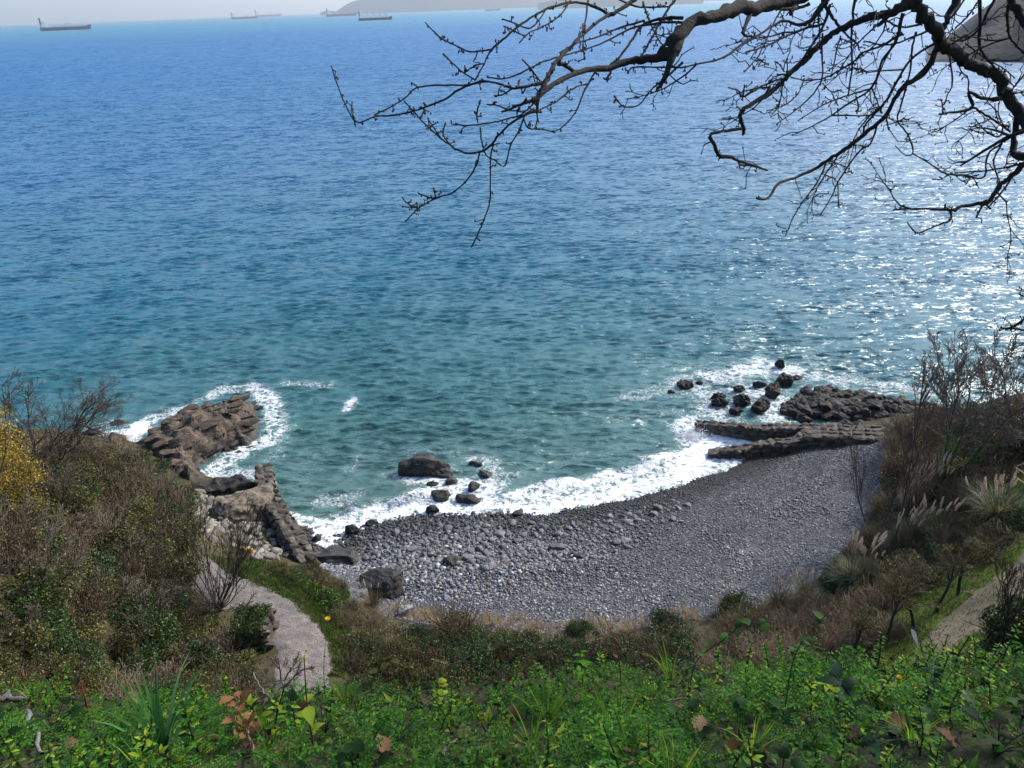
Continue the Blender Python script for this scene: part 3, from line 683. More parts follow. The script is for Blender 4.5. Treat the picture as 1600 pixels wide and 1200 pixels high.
# pale slab behind the old wall, and its neighbours
p = Zp(385, 795, 1.5)
o = link('rock', hull_mesh('rock', 501, (5.0, 3.6, 3.0), 26, 4, 0.045, 1.4, M['slab'], 0.4, False), None, p, (0.25, 0.1, 0.5)); tag(o, 'large pale tilted rock slab beside the old wall', 'rock')
p = Zp(345, 765, 0.4)
o = link('rock', hull_mesh('rock', 502, (6.0, 2.0, 1.7), 26, 4, 0.05, 1.6, M['reef_dark'], 0.5, False), None, p, (0.15, 0.05, 0.28)); tag(o, 'dark wet ledge between the pale slab and the channel', 'rock')
p = Zp(384, 868, 4.0)
o = link('rock', hull_mesh('rock', 503, (0.95, 0.8, 1.2), 18, 3, 0.05, 1.4, M['lichen'], 0.6, False), None, p, (0, 0, 0.3)); tag(o, 'upright stone covered in orange lichen beside the gravel path', 'rock')

# left reef: bedrock body with separate bedded blocks
reef_px = [(196, 700), (238, 668), (285, 640), (345, 630), (372, 620), (398, 612), (416, 632), (416, 668), (400, 692), (352, 706), (332, 716), (335, 742), (300, 768), (262, 760), (228, 730)]
reef_w = np.array([Zp(u, v, 0.5)[:2] for u, v in reef_px])
lo, hi = reef_w.min(0) - 0.5, reef_w.max(0) + 0.5
ex, ey = np.meshgrid(np.arange(lo[0], hi[0], 0.16), np.arange(lo[1], hi[1], 0.16))
e1, e2 = ex.ravel(), ey.ravel()
ind = in_poly(e1, e2, reef_w); de = dist_line(e1, e2, list(reef_w) + [reef_w[0]]); sd_ = np.where(ind, de, -de)
def reef_height(x, y, sdist):
    c, s_ = math.cos(0.62), math.sin(0.62); a = x * c + y * s_; bb = -x * s_ + y * c
    wq = fbm(np.stack([x * 0.25, y * 0.25, x * 0 + 4], 1), 3)
    st = (bb * 0.75 + wq * 0.9); saw = st - np.floor(st)
    blk = np.floor(a * 0.5 + np.floor(st) * 0.37 + wq * 0.4)
    rndb = np.sin(blk * 12.9898 + np.floor(st) * 78.233) * 43758.5453; rndb = rndb - np.floor(rndb)
    h = 1.75 * sstep(-0.2, 3.2, sdist + 0.5 * wq) + 0.55 * saw * sstep(0.2, 1.5, sdist) + 0.45 * (rndb - 0.5) * sstep(0.3, 1.4, sdist) + 0.35 * fbm(np.stack([x * 0.9, y * 0.9, x * 0], 1), 4)
    return h - 0.45
eh = reef_height(e1, e2, sd_); eh = np.where(sd_ < -0.5, -1.0, eh)
ei = np.arange(ex.size).reshape(ex.shape); rq = np.stack([ei[:-1, :-1], ei[:-1, 1:], ei[1:, 1:], ei[1:, :-1]], -1).reshape(-1, 4)
reef_t = tag(empty('rock_reef', (reef_w[:, 0].mean(), reef_w[:, 1].mean(), 0)), 'brown bedded rock reef running out into the sea beyond the scrub', 'rock reef')
off = np.array([*reef_t.location])
mb = MB(); mb.add(np.stack([e1, e2, eh], 1) - off, rq); mb.build('bedrock', M['reef'], reef_t, smooth=False)
slab_me = [hull_mesh('block', 300 + i, (1, 1, 1), 16, 2, 0.025, 1.0, M['reef'], 0.75, False) for i in range(7)]
pts = scatter_poly(reef_w, 1.0, 95, np.random.RandomState(5))
for i, pq in enumerate(pts):
    sdi = float(dist_line(np.array([pq[0]]), np.array([pq[1]]), list(reef_w) + [reef_w[0]])[0])
    h = float(reef_height(np.array([pq[0]]), np.array([pq[1]]), np.array([sdi]))[0])
    L = rnd.uniform(1.0, 2.9); W = L * rnd.uniform(0.25, 0.5)
    link('block', slab_me[i % 7], reef_t, (pq[0] - off[0], pq[1] - off[1], h + 0.05), (rnd.uniform(0.1, 0.35), rnd.uniform(-0.25, 0.1), 0.62 + rnd.gauss(0, 0.12)), (L, W, rnd.uniform(0.35, 0.7)))

# right reef: rounded dark boulders packed on a bedrock base
rr_px = [(1222, 640), (1228, 618), (1255, 602), (1300, 598), (1345, 606), (1400, 614), (1455, 626), (1500, 640), (1480, 660), (1380, 662), (1290, 655), (1240, 652)]
rr_w = np.array([Zp(u, v, 0.5)[:2] for u, v in rr_px])
rt = tag(empty('rock_reef', (rr_w[:, 0].mean(), rr_w[:, 1].mean(), 0)), 'black reef of packed rounded boulders behind the stone walls', 'rock reef'); off = np.array([*rt.location])
lo, hi = rr_w.min(0) - 0.5, rr_w.max(0) + 0.5
ex, ey = np.meshgrid(np.arange(lo[0], hi[0], 0.25), np.arange(lo[1], hi[1], 0.25)); e1, e2 = ex.ravel(), ey.ravel()
sd_ = np.where(in_poly(e1, e2, rr_w), 1, -1) * dist_line(e1, e2, list(rr_w) + [rr_w[0]])
eh = -0.5 + 1.15 * sstep(-0.4, 2.2, sd_) + 0.3 * fbm(np.stack([e1 * 0.8, e2 * 0.8, e1 * 0], 1), 4)
ei = np.arange(ex.size).reshape(ex.shape); rq = np.stack([ei[:-1, :-1], ei[:-1, 1:], ei[1:, 1:], ei[1:, :-1]], -1).reshape(-1, 4)
mb = MB(); mb.add(np.stack([e1, e2, eh], 1) - off, rq); mb.build('bedrock', M['reef_dark'], rt, smooth=False)
rb_me = [hull_mesh('boulder', 330 + i, (1, 1, 1), 24, 2, 0.085, 1.6, M['reef_dark'], 0.3, False) for i in range(7)]
for i, pq in enumerate(scatter_poly(rr_w, 0.6, 270, np.random.RandomState(6))):
    sdi = float(dist_line(np.array([pq[0]]), np.array([pq[1]]), list(rr_w) + [rr_w[0]])[0])
    s_ = rnd.uniform(0.6, 1.35)
    link('boulder', rb_me[i % 7], rt, (pq[0] - off[0], pq[1] - off[1], -0.3 + 0.85 * float(sstep(-0.4, 2.2, np.array(sdi))) + rnd.uniform(-.1, 0.15)), (rnd.uniform(-.3, .3), rnd.uniform(-.3, .3), rnd.uniform(0, 6.28)), (s_ * 1.15, s_, s_ * rnd.uniform(0.6, 0.95)))

# ------------------------------------------------------------------ old stone walls
stone_me = [hull_mesh('stone', 360 + i, (1, 1, 1), 16, 1, 0.03, 1.2, M['masonry'], 0.8) for i in range(8)]
def stone_wall(label, pts, w, zt, zb, st=0.5, name='stone_wall', rs=random.Random(3), faces=(1, -1), mat='masonry'):
    P = bez(pts, 40); L = np.concatenate([[0], np.cumsum(np.linalg.norm(np.diff(P[:, :2], axis=0), axis=1))])
    t = tag(empty(name, (P[0][0], P[0][1], 0)), label, 'wall'); off = np.array([P[0][0], P[0][1], 0])
    T = np.gradient(P[:, :2], axis=0); T /= np.linalg.norm(T, axis=1)[:, None]; Nn = np.stack([T[:, 1], -T[:, 0]], 1)
    top = (lambda s_: zt + (0 if not hasattr(zt, '__call__') else 0)) if not hasattr(zt, '__call__') else zt
    V = []
    for k in range(len(P)):
        z1 = top(L[k] / L[-1]) - 0.12
        for (o_, z) in ((-w / 2 + .1, zb), (-w / 2 + .12, z1), (w / 2 - .12, z1), (w / 2 - .1, zb)): V.append((P[k, 0] + Nn[k, 0] * o_, P[k, 1] + Nn[k, 1] * o_, z))
    F = [(i * 4 + j, i * 4 + j + 1, i * 4 + j + 5, i * 4 + j + 4) for i in range(len(P) - 1) for j in range(3)] + [(0, 1, 2, 3), (len(P) * 4 - 1, len(P) * 4 - 2, len(P) * 4 - 3, len(P) * 4 - 4)]
    mb = MB(); mb.add(np.array(V) - off, F); mb.build('core', M[mat], t, smooth=False)
    def at(s_):
        x = np.interp(s_, L, P[:, 0]); y = np.interp(s_, L, P[:, 1]); a = math.atan2(np.interp(s_, L, T[:, 1]), np.interp(s_, L, T[:, 0])); return x, y, a
    cnt = 0
    nc = max(1, int(round(w / (st * 0.95))))
    s_ = 0
    while s_ < L[-1]:
        ds = st * rs.uniform(0.55, 1.6)
        for c in range(nc):
            x, y, a = at(s_ + ds / 2 + rs.uniform(-.06, .06)); o_ = (-w / 2 + (c + 0.5) * w / nc)
            link('stone', stone_me[rs.randrange(8)], t, (x + math.sin(a) * o_ - off[0], y - math.cos(a) * o_ - off[1], top(s_ / L[-1]) - 0.12 + rs.uniform(-.03, .03)), (rs.uniform(-.05, .05), rs.uniform(-.05, .05), a + rs.uniform(-.1, .1)), (ds * 1.2, w / nc * 1.2, 0.34)); cnt += 1
        s_ += ds
    for fs in faces:
        z = zb
        while z < (top(0) + top(1)) / 2 - 0.1:
            hgt = st * rs.uniform(0.5, 0.8); s_ = rs.uniform(-.3, 0)
            while s_ < L[-1]:
                ds = st * rs.uniform(0.7, 1.5); sc_ = min(max(s_ + ds / 2, 0), L[-1])
                if z + hgt / 2 < top(sc_ / L[-1]):
                    x, y, a = at(sc_); o_ = fs * (w / 2 - 0.12 + rs.uniform(-.04, .05))
                    link('stone', stone_me[rs.randrange(8)], t, (x + math.sin(a) * o_ - off[0], y - math.cos(a) * o_ - off[1], z + hgt / 2), (rs.uniform(-.06, .06), rs.uniform(-.06, .06), a), (ds * 1.06, 0.42, hgt * 1.08)); cnt += 1
                s_ += ds
            z += hgt
    return t
def wp(u, v, z): q = Zp(u, v, z); return [q[0], q[1]]
stone_wall('old stone wall running from the scrub into the sea, beside the pale slab', [wp(411, 722, 2.1), wp(413, 750, 2.2), wp(430, 790, 2.3), wp(452, 825, 2.4), wp(478, 868, 2.6)], 1.15, lambda s_: 2.05 + 0.6 * s_, 0.0, 0.62)
stone_wall('long low sea wall with its end in breaking waves, below the black reef', [wp(1088, 656, 0.9), wp(1130, 656, 1.2), wp(1180, 661, 1.4), wp(1225, 662, 1.5), wp(1270, 667, 1.6)], 0.9, lambda s_: 0.75 + 0.85 * s_, -0.4, 0.6, faces=(1,))
stone_wall('lower arm of the stone walls, sloping into the surf at the beach', [wp(1108, 704, 0.4), wp(1150, 697, 0.8), wp(1200, 689, 1.1), wp(1240, 686, 1.3), wp(1262, 674, 1.55)], 0.95, lambda s_: 0.45 + 1.15 * s_, -0.4, 0.6, faces=(1,))
stone_wall('broad grassy-topped stone wall at the head of the beach, behind the shingle', [wp(1255, 670, 1.6), wp(1300, 672, 1.7), wp(1350, 674, 1.9), wp(1420, 676, 2.1)], 2.2, lambda s_: 1.6 + 0.6 * s_, 0.4, 0.6, faces=(1,))
q1 = G(372, 1000); q2 = G(425, 1002)
stone_wall('short ivy-grown stone wall at the inner bend of the gravel path', [[*q1[:2]], [*q2[:2]]], 1.3, lambda s_: float(q1[2]) + 1.05, float(min(q1[2], q2[2])) - 0.2, 0.5)

_wt = [o for o in bpy.data.objects if o.get('label', '').startswith('short ivy-grown')][0]
_ivy_wall = (_wt, q1, q2)
# rubble behind the old wall
rub_me = [hull_mesh('rubble_stone', 380 + i, (1, 1, 0.75), 16, 1, 0.02, 1, M['rubble'], 0.35, True) for i in range(8)]
rub_poly = polyG([(298, 775), (330, 770), (370, 800), (420, 830), (470, 870), (400, 880), (370, 855), (310, 845), (300, 810)])
for i, pq in enumerate(scatter_poly(rub_poly, 0.36, 200, np.random.RandomState(8))):
    s_ = rnd.uniform(0.35, 0.95) * (1.1 if rnd.random() < 0.2 else 0.8)
    o = link('rubble_stone', rub_me[i % 8], None, (pq[0], pq[1], float(hz(pq[0], pq[1])) + s_ * 0.15), (rnd.uniform(-.4, .4), rnd.uniform(-.4, .4), rnd.uniform(0, 6.28)), (s_ * rnd.uniform(1, 1.5), s_, s_))
    tag(o, 'loose pale stone in the rubble heap behind the old wall', 'stone', 'loose stones between the old wall and the scrub')

# ------------------------------------------------------------------ beach stones
cob_me = [hull_mesh('cobble', 400 + i, (1, 0.85, 0.6), 18, 1, 0.02, 1, M['cobble'], 0.25, True) for i in range(8)]
cob_poly = [Zp(u, v, 0.6)[:2] for u, v in [(550, 838), (680, 812), (850, 812), (960, 795), (1050, 775), (1080, 790), (1060, 830), (1000, 870), (900, 900), (760, 910), (640, 905), (560, 900), (545, 870)]]
for i, pq in enumerate(scatter_poly(cob_poly, 0.33, 290, np.random.RandomState(9))):
    s_ = 0.24 + 0.5 * rnd.random() ** 2.6
    o = link('cobble', cob_me[i % 8], None, (pq[0], pq[1], float(hz(pq[0], pq[1])) + s_ * 0.14), (rnd.uniform(-.2, .2), rnd.uniform(-.2, .2), rnd.uniform(0, 6.28)), (s_ * rnd.uniform(1, 1.4), s_, s_ * rnd.uniform(.7, 1.1)))
    tag(o, 'rounded grey cobble lying on the pebble beach', 'cobble', 'larger cobbles strewn over the beach')
t_ = (1 + 5 ** 0.5) / 2
ICO_V = np.array([(-1, t_, 0), (1, t_, 0), (-1, -t_, 0), (1, -t_, 0), (0, -1, t_), (0, 1, t_), (0, -1, -t_), (0, 1, -t_), (t_, 0, -1), (t_, 0, 1), (-t_, 0, -1), (-t_, 0, 1)]) / math.hypot(1, t_)
ICO_F = np.array([(0, 11, 5), (0, 5, 1), (0, 1, 7), (0, 7, 10), (0, 10, 11), (1, 5, 9), (5, 11, 4), (11, 10, 2), (10, 7, 6), (7, 1, 8), (3, 9, 4), (3, 4, 2), (3, 2, 6), (3, 6, 8), (3, 8, 9), (4, 9, 5), (2, 4, 11), (6, 2, 10), (8, 6, 7), (9, 8, 1)])
def yaw_rot(n, tilt, rs=RS):
    a = rs.uniform(0, 2 * PI, n); b = rs.normal(0, tilt, n); ca, sa, cb, sb = np.cos(a), np.sin(a), np.cos(b), np.sin(b)
    z = 0 * a
    Rz = np.stack([np.stack([ca, -sa, z], 1), np.stack([sa, ca, z], 1), np.stack([z, z, z + 1], 1)], 1)
    Rx = np.stack([np.stack([z + 1, z, z], 1), np.stack([z, cb, -sb], 1), np.stack([z, sb, cb], 1)], 1)
    return Rz @ Rx
bp_ = np.array(beach_poly); lo, hi = bp_.min(0), bp_.max(0)
rs = np.random.RandomState(33); n_ = 64000
px_ = rs.uniform(lo[0], hi[0], n_); py_ = rs.uniform(lo[1], hi[1], n_); pz_ = hz(px_, py_)
k = in_poly(px_, py_, beach_poly) & (pz_ > -0.12)
coarse = np.clip(1.0 - (px_ + 3) / 16, 0.0, 1) * sstep(2.4, 1.0, pz_) + 0.35 * sstep(-0.2, 0.6, fbm(np.stack([px_ * .3, py_ * .3, px_ * 0], 1), 2))
px_, py_, pz_, coarse = px_[k], py_[k], pz_[k], coarse[k]
n_ = len(px_); s_ = (0.03 + 0.042 * rs.rand(n_) ** 2.8) * (0.78 + 1.25 * coarse)
g_ = np.clip(rs.normal(0.1, 0.05, n_) * (0.9 + 0.5 * sstep(1.0, 2.3, pz_)), 0.04, 0.5); g_ = np.where(rs.rand(n_) < 0.03, 0.36, g_)
wet = sstep(0.75, 0.3, pz_ + 0.25 * fbm(np.stack([px_ * .8, py_ * .8, px_ * 0], 1), 2)); g_ = g_ * (1 - 0.68 * wet) * np.clip(0.78 + 0.4 * coarse + 0.25 * sstep(1.2, 2.3, pz_), 0, 1.15)
tint = np.stack([g_ * rs.normal(0.99, 0.05, n_), g_, g_ * rs.normal(1.1, 0.06, n_)], 1)
brown = (rs.rand(n_) < 0.12)[:, None]; tint = np.where(brown, tint * np.array([1.15, 1.0, 0.78]), tint)
mb = MB(); scatter(mb, ICO_V, ICO_F, np.stack([px_, py_, pz_ + s_ * 0.25], 1), yaw_rot(n_, 0.3, rs), np.stack([s_ * rs.uniform(1, 1.6, n_), s_, s_ * rs.uniform(.5, .8, n_)], 1), np.clip(tint, 0.02, 0.6))
o = mb.build('pebbles', M['pebble']); tag(o, 'small grey pebbles covering the whole beach', 'pebbles', None, 'stuff')
print('pebbles', n_)

# spray where a wave hits the end of the long wall and the reef
def spray(u, v, z, r, n, label, seed):
    rs = np.random.RandomState(seed); c = Zp(u, v, z)
    d = rs.normal(size=(n, 3)); d[:, 2] = np.abs(d[:, 2]) * 0.8; p = c + d * np.array([r, r * .8, r * 0.7]) * rs.rand(n, 1) ** 0.6
    s_ = 0.012 + 0.03 * rs.rand(n) ** 3
    mb = MB(); scatter(mb, ICO_V, ICO_F, p, rand_rot(n, rs), s_, np.full((n, 3), 0.85)); o = mb.build('spray', M['pebble']); tag(o, label, 'spray', None, 'stuff')
spray(1082, 682, 0.15, 0.75, 1500, 'white spray thrown up at the end of the long sea wall', 1)
spray(200, 684, 0.2, 0.7, 1100, 'white spray thrown up against the brown reef', 2)

# ------------------------------------------------------------------ ships at anchor
def ship(u0, u1, v, label, hull_c, style, house_c=(0.9, 0.9, 0.87), deck_c=(0.25, 0.12, 0.09), yaw=0.0, boot=None):
    um = (u0 + u1) / 2; p = Zp(um, v, 0)
    d = (p - CP) @ CF; L = (u1 - u0) * d / FPX * math.hypot(1, (um - 800) / FPX) ** 0.5
    ang = math.atan2(p[0], p[1])
    t = tag(empty('cargo_ship', (p[0], p[1], 0), -ang + yaw), label, 'ship'); t.scale = (1, 1, 1.4)
    n_ = 26; x = np.linspace(-0.5, 0.5, n_); B = 0.085
    bw = B * np.where(x > 0.3, np.sqrt(np.clip((0.5 - x) / 0.2, 0, 1)), np.where(x < -0.42, 0.8 + 0.2 * (x + 0.5) / 0.08, 1.0))
    top = 0.045 + 0.022 * sstep(0.36, 0.46, x) + 0.006 * sstep(-0.3, -0.5, x)
    V = []
    for k in range(n_):
        rk = 0.03 * sstep(0.3, 0.5, x[k])
        V += [(x[k] - rk, -bw[k] * 0.85, -0.01), (x[k] - rk * .6, -bw[k], 0.012), (x[k], -bw[k], top[k]), (x[k], bw[k], top[k]), (x[k] - rk * .6, bw[k], 0.012), (x[k] - rk, bw[k] * 0.85, -0.01)]
    F = [(k * 6 + j, (k + 1) * 6 + j, (k + 1) * 6 + (j + 1) % 6, k * 6 + (j + 1) % 6) for k in range(n_ - 1) for j in range(6)] + [(0, 1, 2, 3), (0, 3, 4, 5)]
    V = np.array(V); C = np.tile(np.array(hull_c), (len(V), 1))
    if boot is not None: C[V[:, 2] < 0.013] = boot
    mb = MB(); mb.add(V * L, F, C); mb.build('hull', M['paint'], t, smooth=False)
    mb = MB(); mb.add(np.array([(xx, s * b_ * 0.97, tt + 0.001) for xx, b_, tt in zip(x, bw, top) for s in (-1, 1)]) * L, [(2 * k, 2 * k + 2, 2 * k + 3, 2 * k + 1) for k in range(n_ - 1)], deck_c); mb.build('deck', M['paint'], t, smooth=False)
    mb = MB()
    for (cx, sx_, sy_, z0, h) in ((-0.415, 0.11, 0.13, 0.047, 0.04), (-0.41, 0.085, 0.115, 0.087, 0.035), (-0.405, 0.06, 0.16, 0.122, 0.02)): mb.add(*[a * L if i == 0 else a for i, a in enumerate(box((cx, 0, z0 + h / 2), (sx_, sy_, h)))], house_c)
    mb.build('deckhouse', M['paint'], t, smooth=False)
    mb = MB(); V_, F_ = box((-0.47, 0, 0.115), (0.03, 0.045, 0.13)); mb.add(V_ * L, F_, (0.06, 0.06, 0.07)); mb.build('funnel', M['paint'], t, smooth=False)
    mb = MB(); V_, F_ = tube([(-0.405, 0, 0.14), (-0.405, 0, 0.2)], [0.006, 0.003], 5); mb.add(V_ * L, F_, house_c); V_, F_ = tube([(0.45, 0, 0.06), (0.45, 0, 0.1)], [0.003, 0.002], 5); mb.add(V_ * L, F_, house_c); mb.build('mast', M['paint'], t)
    if style == 'bulk':
        for cx in (-0.24, -0.06, 0.13, 0.3):
            mb = MB(); V_, F_ = tube([(cx, 0, 0.04), (cx, 0, 0.17)], [0.011, 0.008], 6); mb.add(V_ * L, F_, (0.5, 0.32, 0.12)); V_, F_ = tube([(cx, 0, 0.11), (cx + 0.07, 0, 0.09)], [0.005, 0.003], 5); mb.add(V_ * L, F_, (0.5, 0.32, 0.12)); mb.build('crane', M['paint'], t)
        for cx in (-0.31, -0.15, 0.03, 0.21, 0.36):
            mb = MB(); V_, F_ = box((cx, 0, 0.055), (0.1, 0.1, 0.018)); mb.add(V_ * L, F_, (0.5, 0.5, 0.48)); mb.build('hatch_cover', M['paint'], t, smooth=False)
    else:
        mb = MB(); V_, F_ = tube([(-0.35, 0, 0.056), (0.4, 0, 0.06)], 0.006, 5); mb.add(V_ * L, F_, (0.5, 0.45, 0.42))
        for cx in np.linspace(-0.3, 0.34, 7): V_, F_ = box((cx, 0, 0.055), (0.01, 0.11, 0.016)); mb.add(V_ * L, F_, (0.5, 0.45, 0.42))
        mb.build('deck_pipes', M['paint'], t, smooth=False)
        mb = MB(); V_, F_ = tube([(0.0, 0, 0.05), (0.0, 0, 0.1)], 0.006, 6); mb.add(V_ * L, F_, (0.45, 0.42, 0.4)); V_, F_ = tube([(0.0, 0, 0.098), (0.13, 0, 0.083)], 0.004, 5); mb.add(V_ * L, F_, (0.45, 0.42, 0.4)); mb.build('crane', M['paint'], t)
ship(71, 138, 47, 'dark blue-hulled tanker with pale deckhouse at its stern, nearest ship', (0.022, 0.022, 0.06), 'tanker', (0.9, 0.86, 0.76), (0.2, 0.08, 0.09))
ship(363, 403, 29.5, 'grey tanker in front of the other in the overlapping pair', (0.12, 0.13, 0.17), 'tanker')
ship(400, 440, 26.0, 'pale reddish tanker behind, the far one of the overlapping pair', (0.2, 0.14, 0.16), 'tanker', yaw=0.1)
ship(511, 558, 25.3, 'grey-blue tanker lying below the hill point', (0.09, 0.11, 0.16), 'tanker')
ship(545, 563, 20.6, 'faintest small ship on the horizon under the hill', (0.2, 0.2, 0.25), 'tanker')
ship(561, 613, 31.5, 'black-hulled bulk carrier with upright deck cranes', (0.015, 0.018, 0.03), 'bulk', yaw=0.05)
ship(758, 782, 16.5, 'small red-brown ship lying alone below the hills', (0.22, 0.07, 0.06), 'tanker')

# ------------------------------------------------------------------ plant builders
LEAF_V = np.array([(-.5, 0, 0), (0, -.27, .07), (.5, 0, -.02), (0, .27, .07)]); LEAF_F = np.array([[0, 1, 2, 3]])
def pal(rs, n, cols, w=None, jit=0.25):
    cols = np.array(cols); k = rs.choice(len(cols), n, p=None if w is None else np.array(w) / sum(w))
    return np.clip(cols[k] * rs.uniform(1 - jit, 1 + jit, (n, 1)) * rs.normal(1, 0.06, (n, 3)), 0.002, 0.9)
def grow(rs, base, d, L, r, lev, out, kids=(6, 5, 4), wander=0.18, up=0.15, spread=0.75, ratio=0.55, seg=5, tmin=0.25):
    P = [np.array(base, float)]; d = np.array(d, float); d /= np.linalg.norm(d)
    for k in range(seg):
        d = d + rs.normal(0, wander, 3) + np.array([0, 0, up * 0.3]); d /= np.linalg.norm(d); P.append(P[-1] + d * L / seg)
    P = np.array(P); R = np.linspace(r, r * 0.28, len(P)); out.append((P, R, lev))
    if lev >= len(kids): return
    for c in range(kids[lev]):
        t = tmin + (1 - tmin) * (c + rs.rand()) / kids[lev]; f = t * seg; i = min(int(f), seg - 1)
        b = P[i] + (P[i + 1] - P[i]) * (f - i); dd = (P[i + 1] - P[i]); dd /= np.linalg.norm(dd)
        q = rs.normal(size=3); q -= dd * (q @ dd); q /= np.linalg.norm(q)
        nd = dd + q * spread * rs.uniform(0.6, 1.3) + np.array([0, 0, up])
        grow(rs, b, nd, L * ratio * rs.uniform(0.65, 1.2) * (1.15 - 0.5 * t), r * (0.34 + 0.14 * rs.rand()) , lev + 1, out, kids, wander, up, spread, ratio, max(3, seg - 1), tmin)
def branches_mb(out, cols, sides=(6, 4, 3, 3), rmin=0.006, rs=RS, levs=None):
    mb = MB()
    for P, R, lev in out:
        if levs is not None and lev not in levs: continue
        V, F = tube(P, np.maximum(R, rmin), sides[min(lev, len(sides) - 1)]); mb.add(V, F, np.array(cols[min(lev, len(cols) - 1)]) * rs.uniform(0.75, 1.25))
    return mb
def lobes_leaves(rs, n, lobes, size, cols, w=None, fill=0.35, flat=0.0):
    """leaf-sized faces through the volume of overlapping lobes, thickest near the outside"""
    lob = np.array(lobes, float); vol = lob[:, 3] * lob[:, 4] * lob[:, 5]; k = rs.choice(len(lob), n, p=vol ** 0.67 / (vol ** 0.67).sum())
    d = rs.normal(size=(n, 3)); d /= np.linalg.norm(d, axis=1)[:, None]
    bump = 1 + 0.28 * fbm(d * 2.2 + lob[k, :3] * 1.7, 3)
    r = (1 - fill * rs.rand(n) ** 1.5) * bump * rs.uniform(0.93, 1.08, n)
    p = lob[k, :3] + d * lob[k, 3:6] * r[:, None]
    keep = p[:, 2] > 0.02; p = p[keep]; n = len(p)
    Rm = rand_rot(n, rs)
    return p, Rm, size * rs.uniform(0.6, 1.35, n), pal(rs, n, cols, w)
def bush_parts(seed, n, size, cols, w=None, nl=8, h=1.0, fill=0.4, twigs=26, twig_c=(0.05, 0.04, 0.03), leafmat='leaf', sticks=0.25):
    """unit bush: radius about 1, height about h*1.3; returns meshes for branches and foliage"""
    rs = np.random.RandomState(seed); lobes = [(0, 0, 0.42 * h, 0.72, 0.72, 0.55 * h)]
    for i in range(nl):
        a = rs.uniform(0, 2 * PI); q = rs.uniform(0.35, 0.8); s_ = rs.uniform(0.28, 0.5)
        lobes.append((q * math.cos(a), q * math.sin(a), rs.uniform(0.2, 0.95 - 0.45 * q) * h, s_, s_, s_ * rs.uniform(0.7, 1.0) * h))
    p, Rm, sc, c = lobes_leaves(rs, n, lobes, size, cols, w, fill)
    mb = MB(); scatter(mb, LEAF_V, LEAF_F, p, Rm, sc, c); fol = mb.mesh('foliage', M[leafmat])
    out = []
    for i in range(twigs):
        a = rs.uniform(0, 2 * PI); e = rs.uniform(0.35, 1.4)
        grow(rs, (0.1 * math.cos(a), 0.1 * math.sin(a), 0), (math.cos(a) * math.cos(e), math.sin(a) * math.cos(e), math.sin(e)), rs.uniform(0.8, 1.05 + sticks), 0.018, 1, out, (0, 3, 2), 0.2, 0.15, 0.6, 0.42, 4)
    br = branches_mb(out, [twig_c], (3, 3, 3), 0.006, rs).mesh('branches', M['twig'])
    return br, fol
def put(name, parts, loc, rz, scale, label, cat, group=None, sq=None):
    """one plant: an empty at its base with copies of the part meshes"""
    t = tag(empty(name, loc, rz), label, cat, group); t.scale = (scale, scale, scale * (sq or 1.0))
    for nm, me in parts: link(nm, me, t)
    return t

olive = [(0.1, 0.1, 0.022), (0.055, 0.08, 0.018), (0.17, 0.145, 0.04), (0.02, 0.03, 0.01)]
ever = [(0.026, 0.058, 0.012), (0.045, 0.088, 0.018), (0.01, 0.022, 0.008), (0.11, 0.145, 0.05)]
browny = [(0.11, 0.068, 0.03), (0.08, 0.075, 0.025), (0.2, 0.135, 0.07), (0.035, 0.03, 0.016)]
ochre = [(0.32, 0.19, 0.018), (0.22, 0.15, 0.02), (0.14, 0.13, 0.02), (0.4, 0.24, 0.03)]
fresh = [(0.04, 0.085, 0.012), (0.065, 0.12, 0.016), (0.025, 0.055, 0.012), (0.12, 0.14, 0.03)]
straw = [(0.3, 0.22, 0.12), (0.22, 0.16, 0.09), (0.38, 0.3, 0.18)]
BUSH = {
    'olive': [bush_parts(601 + i, 5200, 0.085, olive + browny[:1], [4, 3, 2, 3, 1], h=0.85) for i in range(3)],
    'ever': [bush_parts(611 + i, 5200, 0.08, ever, [4, 3, 3, 1], h=0.95) for i in range(3)],
    'brown': [bush_parts(621 + i, 3600, 0.065, browny + olive[:1], [3, 2, 2, 2, 2], h=0.8, twigs=44, twig_c=(0.1, 0.075, 0.048), sticks=0.3) for i in range(3)],
    'fresh': [bush_parts(631 + i, 3800, 0.1, fresh, [3, 3, 2, 1], h=0.6, twigs=8) for i in range(2)],
    'twiggy': [bush_parts(641 + i, 700, 0.05, browny, None, h=0.75, twigs=110, twig_c=(0.19, 0.145, 0.095), sticks=0.35, fill=0.9) for i in range(3)],
}
def bush_at(xy, kind, scale, label, group=None, name=None, sq=1.0, sink=0.12):
    br, fol = BUSH[kind][rnd.randrange(len(BUSH[kind]))]
    return put(name or {'olive': 'scrub_bush', 'ever': 'evergreen_bush', 'brown': 'scrub_bush', 'fresh': 'green_bush', 'twiggy': 'bramble_thicket'}[kind], (('branches', br), ('foliage', fol)),
               (xy[0], xy[1], float(hz(xy[0], xy[1])) - sink * scale), rnd.uniform(0, 6.28), scale, label, 'bush', group, sq)
def field(px, dmin, nmax, kinds, smin, smax, labels, group, seed, sq=1.0):
    for p in scatter_poly(polyG(px), dmin, nmax, np.random.RandomState(seed)):
        if dist_line(np.array([p[0]]), np.array([p[1]]), path_line)[0] < 1.75 or dist_line(np.array([p[0]]), np.array([p[1]]), path2_line)[0] < 1.6: continue
        k = rnd.choices(list(kinds), list(kinds.values()))[0]
        bush_at(p, k, rnd.uniform(smin, smax), labels[k], group, sq=rnd.uniform(0.8, 1.1) * sq)
